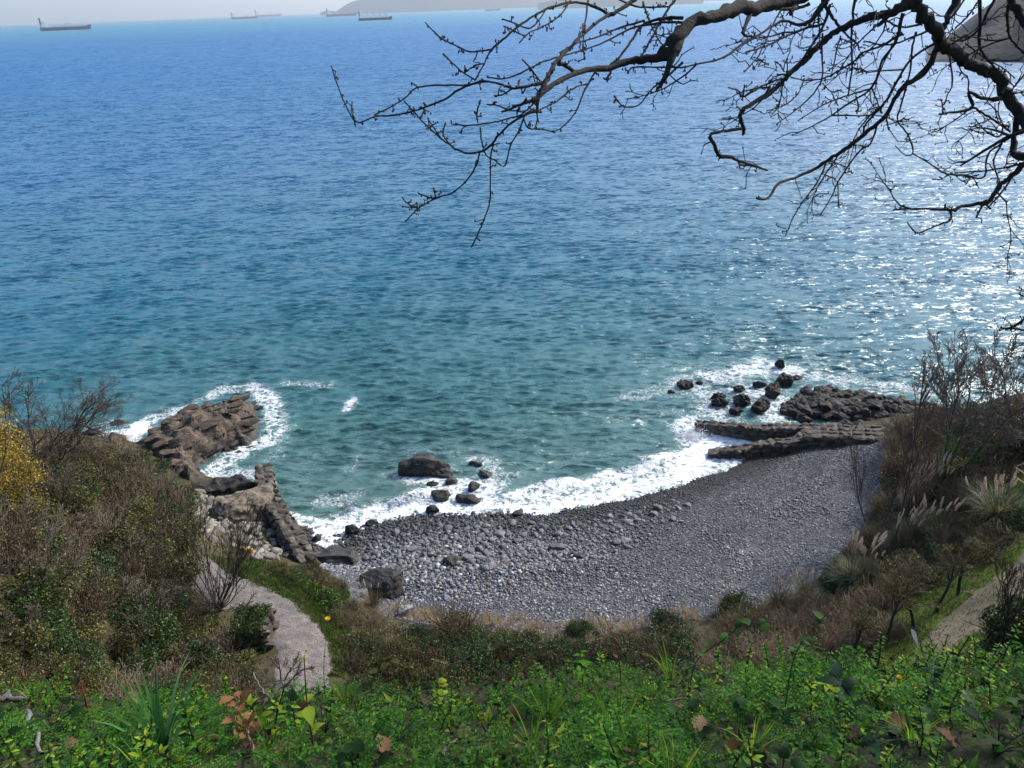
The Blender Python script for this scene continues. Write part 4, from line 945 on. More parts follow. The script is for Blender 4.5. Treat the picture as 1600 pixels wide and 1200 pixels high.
# left slope thicket
LL = {'olive': 'olive-green scrub bush in the thicket on the slope beside the path', 'ever': 'dark evergreen bush in the thicket on the slope beside the path', 'brown': 'brownish half-bare bush in the thicket on the slope beside the path', 'twiggy': 'bare twiggy bush in the thicket on the slope beside the path', 'fresh': ''}
field([(0, 770), (60, 740), (120, 722), (200, 722), (240, 740), (275, 800), (282, 850), (262, 890), (270, 930), (240, 960), (0, 960)], 1.15, 150, {'olive': 6, 'brown': 4, 'ever': 2, 'twiggy': 1}, 1.15, 1.75, LL, 'bushes of the left thicket', 41)
field([(-40, 950), (270, 940), (340, 985), (370, 1040), (430, 1060), (430, 1120), (-60, 1120)], 0.95, 130, {'olive': 4.5, 'brown': 2, 'ever': 4, 'twiggy': 1.2}, 0.8, 1.25, LL, 'bushes of the left thicket', 42)
# strip between path and beach
LC = {'olive': 'low olive bush in the band of scrub behind the beach', 'ever': 'low dark evergreen bush in the band of scrub behind the beach', 'brown': 'low brownish bush in the band of scrub behind the beach', 'twiggy': 'low bare bramble clump in the band of scrub behind the beach', 'fresh': 'low bright green bush on the bank beside the gravel path'}
field([(600, 1000), (700, 1012), (860, 1012), (1000, 1012), (1090, 1000), (1100, 1080), (900, 1100), (560, 1090), (545, 1050)], 0.9, 120, {'olive': 4, 'ever': 5, 'brown': 1.2}, 0.8, 1.15, LC, 'scrub band behind the beach', 43)
field([(535, 960), (610, 985), (640, 1030), (560, 1060), (520, 1010)], 0.9, 20, {'olive': 2, 'brown': 3, 'twiggy': 3}, 0.7, 0.95, LC, 'scrub band behind the beach', 44)
field([(420, 890), (480, 895), (535, 925), (545, 960), (520, 985), (495, 940), (450, 915)], 0.6, 40, {'fresh': 5, 'brown': 1, 'olive': 2}, 0.5, 0.72, LC, 'scrub band behind the beach', 45)
# right slope
LR = {'olive': 'olive bush on the slope at the far end of the beach', 'ever': 'dark evergreen bush on the slope at the far end of the beach', 'brown': 'brown half-bare bush on the slope at the far end of the beach', 'twiggy': 'bare brown thicket on the slope at the far end of the beach', 'fresh': ''}
field([(1395, 725), (1405, 680), (1450, 660), (1540, 648), (1640, 645), (1640, 700), (1560, 745), (1545, 790), (1480, 800), (1420, 770)], 1.1, 100, {'brown': 5, 'twiggy': 4, 'ever': 2.5, 'olive': 2}, 1.15, 1.75, LR, 'bushes at the far end of the beach', 46)
LM = {'olive': 'grey-olive bush in the belt of scrub above the shingle', 'ever': 'dark bush in the belt of scrub above the shingle', 'brown': 'brown bush in the belt of scrub above the shingle', 'twiggy': 'bare tangled bramble in the belt of scrub above the shingle', 'fresh': 'green bush in the belt of scrub above the shingle'}
field([(1345, 860), (1400, 810), (1480, 810), (1640, 810), (1640, 850), (1540, 880), (1440, 920), (1380, 950), (1310, 930), (1290, 905)], 0.95, 80, {'olive': 4, 'twiggy': 4, 'brown': 3, 'ever': 0.8}, 0.75, 1.15, LM, 'scrub belt above the shingle', 47, 0.85)
field([(1110, 985), (1180, 962), (1240, 945), (1300, 945), (1360, 960), (1400, 985), (1400, 1040), (1310, 1085), (1100, 1085)], 0.75, 100, {'twiggy': 6, 'brown': 3, 'olive': 1}, 0.75, 1.15, LM, 'scrub belt above the shingle', 48, 0.85)
field([(1500, 1020), (1560, 1005), (1640, 1000), (1640, 1110), (1480, 1110)], 0.9, 30, {'ever': 6, 'olive': 1}, 0.7, 1.0, {'ever': 'glossy dark evergreen bush beside the dirt path', 'olive': 'olive bush beside the dirt path', 'brown': '', 'twiggy': ''}, 'evergreens beside the dirt path', 49)
# bushes that stand out
for u, v, k, s_, sq, lab in [(712, 1000, 'brown', 1.25, 1.55, 'tall upright dark bush standing above the scrub behind the beach'), (905, 992, 'ever', 0.72, 1.2, 'small dark bush poking up in front of the pale shingle'), (1043, 985, 'ever', 0.95, 1.1, 'round dark evergreen bush at the back of the beach'),
                             (1150, 960, 'ever', 1.1, 0.95, 'wide dark bush with bare stems at the shingle edge'), (500, 945, 'fresh', 1.05, 1.2, 'bright green bush beside the bend of the gravel path'), (274, 800, 'ever', 1.7, 1.1, 'dark glossy green bush on the edge of the thicket above the rubble'),
                             (1590, 1010, 'ever', 1.7, 1.3, 'big dark evergreen bush at the edge of the dirt path'), (1380, 800, 'twiggy', 1.2, 0.9, 'pale grey-brown bush hanging over the shingle'), (1310, 905, 'olive', 0.9, 0.8, 'mossy bush on the low bank at the corner of the beach'), (1415, 905, 'olive', 1.6, 0.75, 'broad domed grey-green bush above the lawn'),
                             (1555, 720, 'ever', 1.5, 1.0, 'dark laurel-like bush beside the wooden fence')]:
    g_ = G(u, v); o = bush_at(g_, k, s_, lab, None, sq=sq)
    if 'ivy mound' in lab: o.location.z += 1.45; o.scale = (1.0, 0.75, 0.45)

rs = np.random.RandomState(58); n_ = 5200; f_ = rs.rand(n_); c_ = q1 * (1 - f_)[:, None] + q2 * f_[:, None]
hh_ = rs.rand(n_) ** 0.6; sd_ = np.where(rs.rand(n_) < 0.55, rs.uniform(-.75, .75, n_), np.sign(rs.normal(size=n_)) * 0.72)
onf = np.abs(sd_) > 0.7; zz_ = float(q1[2]) + np.where(onf, 1.1 * hh_, 1.05 + 0.2 * rs.rand(n_) * (1 + fbm(c_ * 2, 2))); nx_ = (q2 - q1)[:2] / np.linalg.norm((q2 - q1)[:2])
keep = ~onf | (perlin(np.stack([f_ * 4, zz_ * 1.5, np.sign(sd_)], 1)) + 0.25 * hh_ > 0.12)
pp_ = np.stack([c_[:, 0] + nx_[1] * sd_, c_[:, 1] - nx_[0] * sd_, zz_], 1)[keep] + rs.normal(0, .05, (keep.sum(), 3))
mb = MB(); scatter(mb, LEAF_V, LEAF_F, pp_ - np.array(_ivy_wall[0].location), rand_rot(len(pp_), rs), 0.09 * rs.uniform(.6, 1.3, len(pp_)), pal(rs, len(pp_), ever + fresh[:2] + olive[:1])); tag(mb.build('ivy', M['leaf'], _ivy_wall[0]), 'ivy spilling over the top of the short wall')
# ------------------------------------------------------------------ bare trees and shrubs
def bare_tree(name, label, loc, h, seed, kids=(7, 6, 5, 3), stems=1, r=None, col=((0.06, 0.05, 0.042), (0.085, 0.068, 0.055), (0.1, 0.078, 0.062), (0.12, 0.09, 0.075)), up=0.25, spread=0.6, lean=(0, 0), tmin=0.25, ratio=0.5, leaves=None, fan=0.5, group=None, wander=0.12, ivy=None, rmin=0.006, cat='tree', trunkfrac=0.6):
    rs = np.random.RandomState(seed); out = []; r = r or h * 0.014
    for s_ in range(stems):
        if stems == 1: d = (lean[0], lean[1], 1); b = (0, 0, -0.1)
        else:
            a = 2 * PI * s_ / stems + rs.uniform(-.3, .3); q = fan * rs.uniform(0.35, 1.1); d = (math.cos(a) * q + lean[0], math.sin(a) * q + lean[1], 1); b = (0.12 * math.cos(a), 0.12 * math.sin(a), -0.1)
        grow(rs, b, d, h * trunkfrac * rs.uniform(0.85, 1.1), r, 0, out, kids, wander, up, spread, ratio, 6, tmin)
    t = tag(empty(name, loc, 0), label, cat, group)
    branches_mb(out, col, (7, 5, 4, 3), rmin, rs, (0,)).build('trunk', M['bark'], t)
    br = branches_mb(out, col, (7, 5, 3, 3), rmin, rs, (1, 2, 3, 4))
    if br.V: tag(br.build('branches', M['twig'], t), kind='stuff')
    if leaves:
        n, size, cols, mat = leaves; tips = np.concatenate([P[1:] for P, R, l in out if l >= 2]); p = tips[rs.randint(len(tips), size=n)] + rs.normal(0, 0.07, (n, 3))
        mb = MB(); scatter(mb, LEAF_V, LEAF_F, p, rand_rot(n, rs), size * rs.uniform(.6, 1.3, n), pal(rs, n, cols)); mb.build('leaves', M[mat], t)
    if ivy:
        n, frac = ivy; tr = np.concatenate([bez(P, 40)[:int(40 * frac)] for P, R, l in out if l == 0]); p = tr[rs.randint(len(tr), size=n)] + rs.normal(0, 0.13, (n, 3))
        mb = MB(); scatter(mb, LEAF_V, LEAF_F, p, rand_rot(n, rs), 0.09 * rs.uniform(.6, 1.3, n), pal(rs, n, fresh[:3] + ever[:2])); mb.build('ivy', M['leaf'], t)
    return t
def gp(u, v): g_ = G(u, v); return (g_[0], g_[1], float(hz(g_[0], g_[1])))
bare_tree('bare_tree', 'tall bare tree with ivy-clad stems above the pampas grass', gp(1474, 772), 12.5, 701, (13, 8, 6), 6, 0.075, up=0.12, spread=0.72, fan=0.3, ivy=(3600, 0.55), tmin=0.4, ratio=0.4, col=((0.07, 0.065, 0.05), (0.14, 0.12, 0.1), (0.15, 0.12, 0.1)), rmin=0.014)
bare_tree('bare_tree', 'bare tree cut off by the frame edge above the fence', gp(1592, 690), 9.5, 702, (12, 8, 6), 4, 0.065, up=0.12, spread=0.72, fan=0.35, tmin=0.35, ratio=0.45, rmin=0.012, leaves=(300, 0.05, browny, 'leaf_dry'))
bare_tree('bare_sapling', 'thin bare sapling standing in front of the shingle beside pampas', gp(1392, 868), 9.3, 703, (20, 7, 5), 1, 0.055, up=0.28, spread=0.5, tmin=0.2, ratio=0.34, trunkfrac=0.95, wander=0.04, rmin=0.011)
bare_tree('bare_sapling', 'shorter bare sapling leaning over the shingle', gp(1366, 835), 6.5, 704, (13, 7, 4), 2, 0.035, up=0.28, spread=0.5, fan=0.3, tmin=0.2, ratio=0.4, trunkfrac=0.9, rmin=0.008)
bare_tree('bare_shrub', 'bare many-stemmed shrub fanning out beside the gravel path', gp(338, 952), 5.0, 705, (7, 4, 2), 38, 0.026, col=((0.03, 0.026, 0.022),) * 4, up=0.12, spread=0.3, fan=1.35, tmin=0.3, ratio=0.36, trunkfrac=0.85, rmin=0.009, cat='shrub')
bare_tree('bare_tree', 'dark bare tree with brown leaf scraps behind the ochre tree', (*Dp(62, 735, 41)[:2], float(Dp(62, 735, 41)[2])), 7.8, 706, (9, 6, 5), 10, 0.06, col=((0.035, 0.028, 0.024),) * 2 + ((0.06, 0.045, 0.036),) * 2, up=-0.02, spread=0.75, fan=1.1, tmin=0.25, ratio=0.5, lean=(0.55, 0), leaves=(4200, 0.065, browny + [(0.13, 0.07, 0.04)], 'leaf_dry'), rmin=0.009)
for k, (u, v, h, s_) in enumerate([(1462, 957, 3.6, 'second along'), (1497, 930, 3.2, ''), (1425, 982, 3.4, ''), (1384, 1003, 3.2, ''), (1332, 1028, 2.8, '')]):
    lab = ['gnarled small bare tree rooted in the brightest patch of lawn', 'farthest small bare tree on the lawn, before the scrub', 'small bare tree leaning at the lower edge of the lawn', 'small bare tree tangled with bramble below the lawn', 'nearest of the small bare trees, at the foot of the row'][k]
    bare_tree('small_tree', lab, gp(u, v), h * 1.15, 710 + k, (8, 7, 6), 1, 0.085, col=((0.03, 0.026, 0.02), (0.06, 0.05, 0.035), (0.11, 0.095, 0.045)), up=0.12, spread=0.8, tmin=0.45, ratio=0.6, lean=(0.15, 0.05), trunkfrac=0.55, leaves=(900, 0.05, [(0.14, 0.13, 0.03), (0.09, 0.07, 0.03)], 'leaf'), group='row of small bare trees on the lawn', rmin=0.009)
bare_tree('small_tree', 'slim dark bare tree with upswept branches beside the dirt path', gp(1556, 1042), 4.6, 720, (14, 7, 4), 1, 0.06, col=((0.028, 0.024, 0.02), (0.04, 0.034, 0.028), (0.06, 0.05, 0.04)), up=0.35, spread=0.6, tmin=0.45, ratio=0.55, trunkfrac=0.7, rmin=0.008)
# thin bare stems through the thicket
for k, (u, v) in enumerate([(110, 860), (60, 930), (180, 830), (250, 800), (20, 860), (150, 960), (210, 900), (90, 800), (230, 1000), (40, 1010), (300, 1040), (440, 1070)]):
    bare_tree('bare_shrub', 'bare grey-branched shrub growing up through the thicket', gp(u, v), rnd.uniform(2.6, 4.0) if k < 9 else 2.0, 730 + k, (7, 5, 4), 5, 0.035, col=((0.035, 0.03, 0.025), (0.09, 0.075, 0.06), (0.15, 0.125, 0.1)), up=0.1, spread=0.7, fan=0.9, tmin=0.3, ratio=0.5, group='bare shrubs in the left thicket', lean=(0.2, 0), leaves=(500, 0.05, browny + olive[:1], 'leaf_dry'), rmin=0.008, cat='shrub')
# ochre tree at the frame edge
ob = Dp(8, 900, 33.0); oh = float(hz(ob[0], ob[1])); rs = np.random.RandomState(77)
t = tag(empty('ochre_tree', (ob[0], ob[1], oh)), 'tree with yellow-ochre leaves at the frame edge above the thicket', 'tree')
out = []
for k in range(5):
    a = k * 1.25; grow(rs, (0, 0, -0.1), (0.35 * math.cos(a), 0.35 * math.sin(a), 1), 5.0, 0.1, 0, out, (6, 5, 3), 0.14, 0.2, 0.6, 0.5, 6)
branches_mb(out, ((0.05, 0.042, 0.03),) * 4, rs=rs, levs=(0,)).build('trunk', M['bark'], t); branches_mb(out, ((0.06, 0.05, 0.035),) * 4, rs=rs, levs=(1, 2, 3)).build('branches', M['twig'], t)
def lob_w(u, v, d, r): p = Dp(u, v, d) - np.array([ob[0], ob[1], oh]); return (p[0], p[1], p[2], r, r, r * 0.9)
l_top = [lob_w(-18, 655, 33, 0.95), lob_w(-2, 690, 33, 1.05), lob_w(-40, 720, 33, 1.8), lob_w(18, 735, 32.5, 1.05), lob_w(-14, 790, 32.5, 1.6), lob_w(48, 735, 32, 0.55), lob_w(-80, 690, 34, 2.0), lob_w(12, 705, 33.5, 0.8), lob_w(40, 790, 32, 0.9), lob_w(62, 745, 32, 0.35)]
l_low = [lob_w(20, 850, 32, 1.5), lob_w(55, 810, 32, 1.1), lob_w(-10, 900, 31.5, 1.6), lob_w(-50, 830, 33, 2.2)]
mb = MB(); p, Rm, sc, c = lobes_leaves(rs, 15000, l_top, 0.105, ochre + [(0.06, 0.06, 0.02)], [2.4, 3, 3, 1, 2], 0.6); scatter(mb, LEAF_V, LEAF_F, p, Rm, sc, c); mb.build('crown', M['leaf'], t)
mb = MB(); p, Rm, sc, c = lobes_leaves(rs, 9000, l_low, 0.1, olive + ochre[1:3], [3, 2, 2, 1, 1.6, 2], 0.6); scatter(mb, LEAF_V, LEAF_F, p, Rm, sc, c); tag(mb.build('crown', M['leaf'], t), 'greener lower part of the ochre crown')

# ------------------------------------------------------------------ pampas grass and dry grass
def blade_mb(mb, rs, base, az, L, w, e0, droop, col, seg=4):
    s_ = np.linspace(0, 1, seg + 1); e = e0 - droop * s_ ** 1.5
    dx = np.concatenate([[0], np.cumsum(np.cos(e[:-1]) * L / seg)]); dzz = np.concatenate([[0], np.cumsum(np.sin(e[:-1]) * L / seg)])
    c, s2 = math.cos(az), math.sin(az); W = w * (1 - s_ ** 2 * 0.95) / 2
    P = np.stack([base[0] + dx * c, base[1] + dx * s2, base[2] + dzz], 1); Sd = np.array([-s2, c, 0])
    V = np.stack([P - W[:, None] * Sd, P + W[:, None] * Sd], 1).reshape(-1, 3)
    mb.add(V, [(2 * k, 2 * k + 1, 2 * k + 3, 2 * k + 2) for k in range(seg)], col)
def tuft_mesh(seed, n, L, w, cols, e=(0.7, 1.45), dr=(0.6, 1.8), name='blades', r0=0.12, mat='leaf'):
    rs = np.random.RandomState(seed); mb = MB(); C = pal(rs, n, cols)
    for k in range(n):
        az = rs.uniform(0, 2 * PI); q = r0 * rs.rand()
        blade_mb(mb, rs, (q * math.cos(az), q * math.sin(az), 0), az + rs.normal(0, .3), L * rs.uniform(.6, 1.15), w, rs.uniform(*e), rs.uniform(*dr), C[k])
    return mb.mesh(name, M[mat])
pamp_green = [(0.055, 0.1, 0.05), (0.09, 0.13, 0.06), (0.035, 0.065, 0.03), (0.15, 0.14, 0.06)]
TUFT = [tuft_mesh(800 + i, 260, 1.45, 0.022, pamp_green + straw[1:2], name='blades', r0=0.25) for i in range(2)]
TUFTB = [tuft_mesh(804 + i, 240, 1.4, 0.022, [(0.16, 0.1, 0.045), (0.1, 0.08, 0.04), (0.07, 0.08, 0.035)], name='blades', r0=0.25) for i in range(2)]
def plume_mesh(seed):
    rs = np.random.RandomState(seed); mb = MB(); H_ = 0.62
    s_ = np.linspace(0, 1, 8); R = 0.036 * np.sin(np.clip(s_ * 0.93 + 0.05, 0, 1) * PI) ** 0.75 + 0.004
    bend = 0.1 * s_ ** 2; V, F = tube(np.stack([bend, 0 * s_, s_ * H_], 1), R, 7); mb.add(V + rs.normal(0, .008, V.shape), F, (0.62, 0.52, 0.4))
    n = 130; q = rs.rand(n); a = rs.uniform(0, 2 * PI, n); rr_ = np.interp(q, s_, R)
    p = np.stack([np.interp(q, s_, bend) + rr_ * np.cos(a), rr_ * np.sin(a), q * H_], 1)
    scatter(mb, LEAF_V * np.array([1, .35, 1]), LEAF_F, p, rand_rot(n, rs), 0.075 * rs.uniform(.6, 1.2, n), pal(rs, n, [(0.72, 0.62, 0.48), (0.6, 0.5, 0.37), (0.8, 0.72, 0.6)], jit=.15)); return mb.mesh('plume', M['leaf_dry'])
PLUME = [plume_mesh(810 + i) for i in range(3)]
mbs = MB(); V, F = tube([(0, 0, 0), (0.0, 0, 0.6), (0, 0, 1.0)], [0.012, 0.009, 0.006], 4); mbs.add(V, F, (0.32, 0.25, 0.15)); STEM = mbs.mesh('stem', M['leaf_dry'])
def pampas(u, v, label, n, s_=1.0, tuft=TUFT, hgt=(1.7, 2.5), lean=(0.0, 0.0), spread=0.28):
    g_ = gp(u, v); t = tag(empty('pampas_grass', g_, 0, s_ * 1.12), label, 'pampas grass', 'pampas grass clumps above the shingle')
    for k in range(2): link('blades', tuft[k], t, (0.15 * k - 0.08, 0.1 * k, 0), (0, 0, rnd.uniform(0, 6)))
    for k in range(int(n * 1.35)):
        a = rnd.uniform(0, 6.28); q = spread * rnd.uniform(0.15, 1.0); h = rnd.uniform(*hgt)
        rx, ry = q * math.sin(a) + lean[1], q * math.cos(a) + lean[0]
        b = (0.35 * math.cos(a) * rnd.random(), 0.35 * math.sin(a) * rnd.random(), 0.0)
        st = link('stem', STEM, t, b, (rx, ry, 0), (1, 1, h))
        pl = link('plume', PLUME[k % 3], t, Vector(b) + Matrix.Rotation(0, 3, 'X') @ (Vector((0, 0, 1)).copy() if False else (Matrix.Rotation(ry, 3, 'Y') @ (Matrix.Rotation(rx, 3, 'X') @ Vector((0, 0, h))))) if False else (b[0] + math.sin(ry) * math.cos(rx) * h, b[1] - math.sin(rx) * h, math.cos(ry) * math.cos(rx) * h), (rx, ry, rnd.uniform(-.6, .6)), rnd.uniform(0.6, 1.0))
pampas(1333, 918, 'pampas clump with the greenest skirt of leaves, at the beach corner', 15, 1.05)
pampas(1352, 915, 'smaller greener-plumed pampas clump just behind the greenest one', 7, 0.9)
pampas(1256, 935, 'short pale pampas clump low down beside the shingle', 16, 0.62, TUFT, (1.5, 2.2), spread=0.4)
pampas(1214, 955, 'straw-coloured pampas clump nearest the middle of the beach', 12, 0.75, TUFTB)
pampas(1432, 800, 'brown pampas clump with the densest rows of plumes', 24, 1.0, TUFTB, (1.6, 2.5), (-0.1, 0))
pampas(1455, 790, 'pampas clump at the foot of the ivy-clad tree', 8, 1.0, TUFTB)
pampas(1405, 868, 'thin pampas clump around the bare sapling', 10, 0.9, TUFTB)
pampas(1428, 852, 'pampas clump with scattered white plumes in the scrub belt', 10, 0.9, TUFT, spread=0.5)
pampas(1470, 838, 'pampas clump with plumes leaning towards the thicket', 7, 1.0, TUFT, (1.4, 2.1), (-0.3, 0), 0.45)
pampas(1556, 815, 'wide pampas clump of arching grey-green leaves below the fence', 9, 1.25, TUFT, (1.2, 1.9), (-0.35, 0), 0.4)
pampas(582, 950, 'little pampas tuft in front of the biggest black boulder', 4, 0.6, TUFTB)
pampas(1135, 955, 'wispy pampas tuft at the back edge of the beach', 5, 0.6, TUFTB)
DRY = [tuft_mesh(820 + i, 70, 0.5, 0.014, straw, (0.9, 1.5), (0.1, 0.9), 'blades', 0.2, 'leaf_dry') for i in range(3)]
k = 0
for pq in np.concatenate([scatter_poly(polyG([(620, 945), (700, 962), (850, 972), (1010, 968), (1090, 950), (1100, 970), (1000, 990), (850, 992), (700, 985), (610, 965)]), 0.35, 90, np.random.RandomState(51)), scatter_poly(polyG([(330, 835), (385, 845), (400, 880), (350, 875)]), 0.3, 22, np.random.RandomState(52)), scatter_poly(polyG([(540, 1000), (600, 990), (640, 1010), (580, 1030)]), 0.3, 16, np.random.RandomState(53))]):
    o = link('dry_grass_tuft', DRY[k % 3], None, (pq[0], pq[1], float(hz(pq[0], pq[1])) - 0.02), (0, 0, rnd.uniform(0, 6)), rnd.uniform(0.6, 1.25)); k += 1
    tag(o, 'straw-coloured tuft of dry grass where shingle meets scrub' if pq[0] > -6 else 'straw-coloured tuft of dry grass beside the gravel path', 'grass tuft', 'dry grass tufts')
# grass on the lawns and green verge
rs = np.random.RandomState(55)
def grass_field(polys, n, label, cols, L=0.13):
    pts = np.concatenate([np.array(p_) for p_ in polys]); lo, hi = pts.min(0), pts.max(0)
    x = rs.uniform(lo[0], hi[0], n * 3); y = rs.uniform(lo[1], hi[1], n * 3); k = np.zeros(len(x), bool)
    for p_ in polys: k |= in_poly(x, y, p_)
    d2 = dist_line(x, y, path2_line); dd = dist_line(x, y, path_line); k &= ((d2 > 0.75 + 0.35 * fbm(np.stack([x * .9, y * .9, x * 0], 1), 2)) | (rs.rand(len(x)) < 0.34)) & (dd > 1.05 + 0.2 * fbm(np.stack([x * 1.5, y * 1.5, x * 0], 1), 2))
    x, y = x[k][:n], y[k][:n]; m_ = len(x); a = rs.uniform(0, 2 * PI, m_); z = hz(x, y)
    V = np.array([(-.5, 0, 0), (.5, 0, 0), (0.1, 0.25, 1)]); c = pal(rs, m_, cols)
    mb = MB(); scatter(mb, V, np.array([[0, 1, 2]]), np.stack([x, y, z], 1), yaw_rot(m_, 0.35, rs), np.stack([np.full(m_, 0.045), np.full(m_, 0.12), L * rs.uniform(.5, 1.3, m_)], 1), c)
    tag(mb.build('grass', M['leaf'], smooth=False), label, 'grass', None, 'stuff')
grass_field([lawn_poly, lawn2_poly], 26000, 'short green grass on the lawn beside the dirt path', [(0.06, 0.11, 0.012), (0.045, 0.085, 0.01), (0.12, 0.13, 0.03)])
grass_field([polyG([(330, 868), (420, 880), (520, 925), (550, 985), (540, 1060), (500, 1060), (480, 985), (425, 935), (360, 905)])], 12000, 'rough green grass on the verge of the gravel path', fresh, 0.22)

rs = np.random.RandomState(56); n_ = 90000; x = rs.uniform(-34, 34, n_); y = rs.uniform(14, 50, n_); z = hz(x, y)
k = ~in_poly(x, y, beach_poly) & ~in_poly(x, y, lawn_poly) & ~in_poly(x, y, lawn2_poly) & (z > 1.2) & ((dist_line(x, y, path_line) > 1.15) | (rs.rand(n_) < 0.05)) & ((dist_line(x, y, path2_line) > 0.7) | (rs.rand(n_) < 0.1))
x, y, z = x[k][:30000], y[k][:30000], z[k][:30000]; n_ = len(x)
mb = MB(); scatter(mb, LEAF_V, LEAF_F, np.stack([x, y, z + 0.05 + 0.06 * rs.rand(n_)], 1), rand_rot(n_, rs), 0.12 * rs.uniform(.5, 1.5, n_), pal(rs, n_, olive + browny + straw[1:2])); tag(mb.build('leaf_litter', M['leaf_dry']), 'dead leaves and low weeds covering the slopes between the bushes', 'leaf litter', None, 'stuff')
# ------------------------------------------------------------------ wooden fence at the frame edge
f0 = gp(1577, 760); f1 = gp(1597, 775); f2 = (f0[0] + 4.0, f0[1] - 0.2, float(hz(f0[0] + 4, f0[1] - .2)))
t = tag(empty('wooden_fence', f0), 'weathered wooden post-and-rail fence corner at the frame edge', 'fence'); off = np.array(f0)
def bar(name, a, b, r):
    mb = MB(); V, F = tube(np.array([a, b]) - off, r, 8); mb.add(V, F, (0.2, 0.16, 0.11)); mb.build(name, M['wood'], t)
fps = [np.array(f0), np.array(f1), np.array(f2)]
for q in fps: bar('post', q - [0, 0, .2], q + [0, 0, 1.25], 0.06)
for a, b in ((0, 1), (0, 2)):
    for h in (0.65, 1.12): bar('rail', fps[a] + [0, 0, h], fps[b] + [0, 0, h], 0.045)

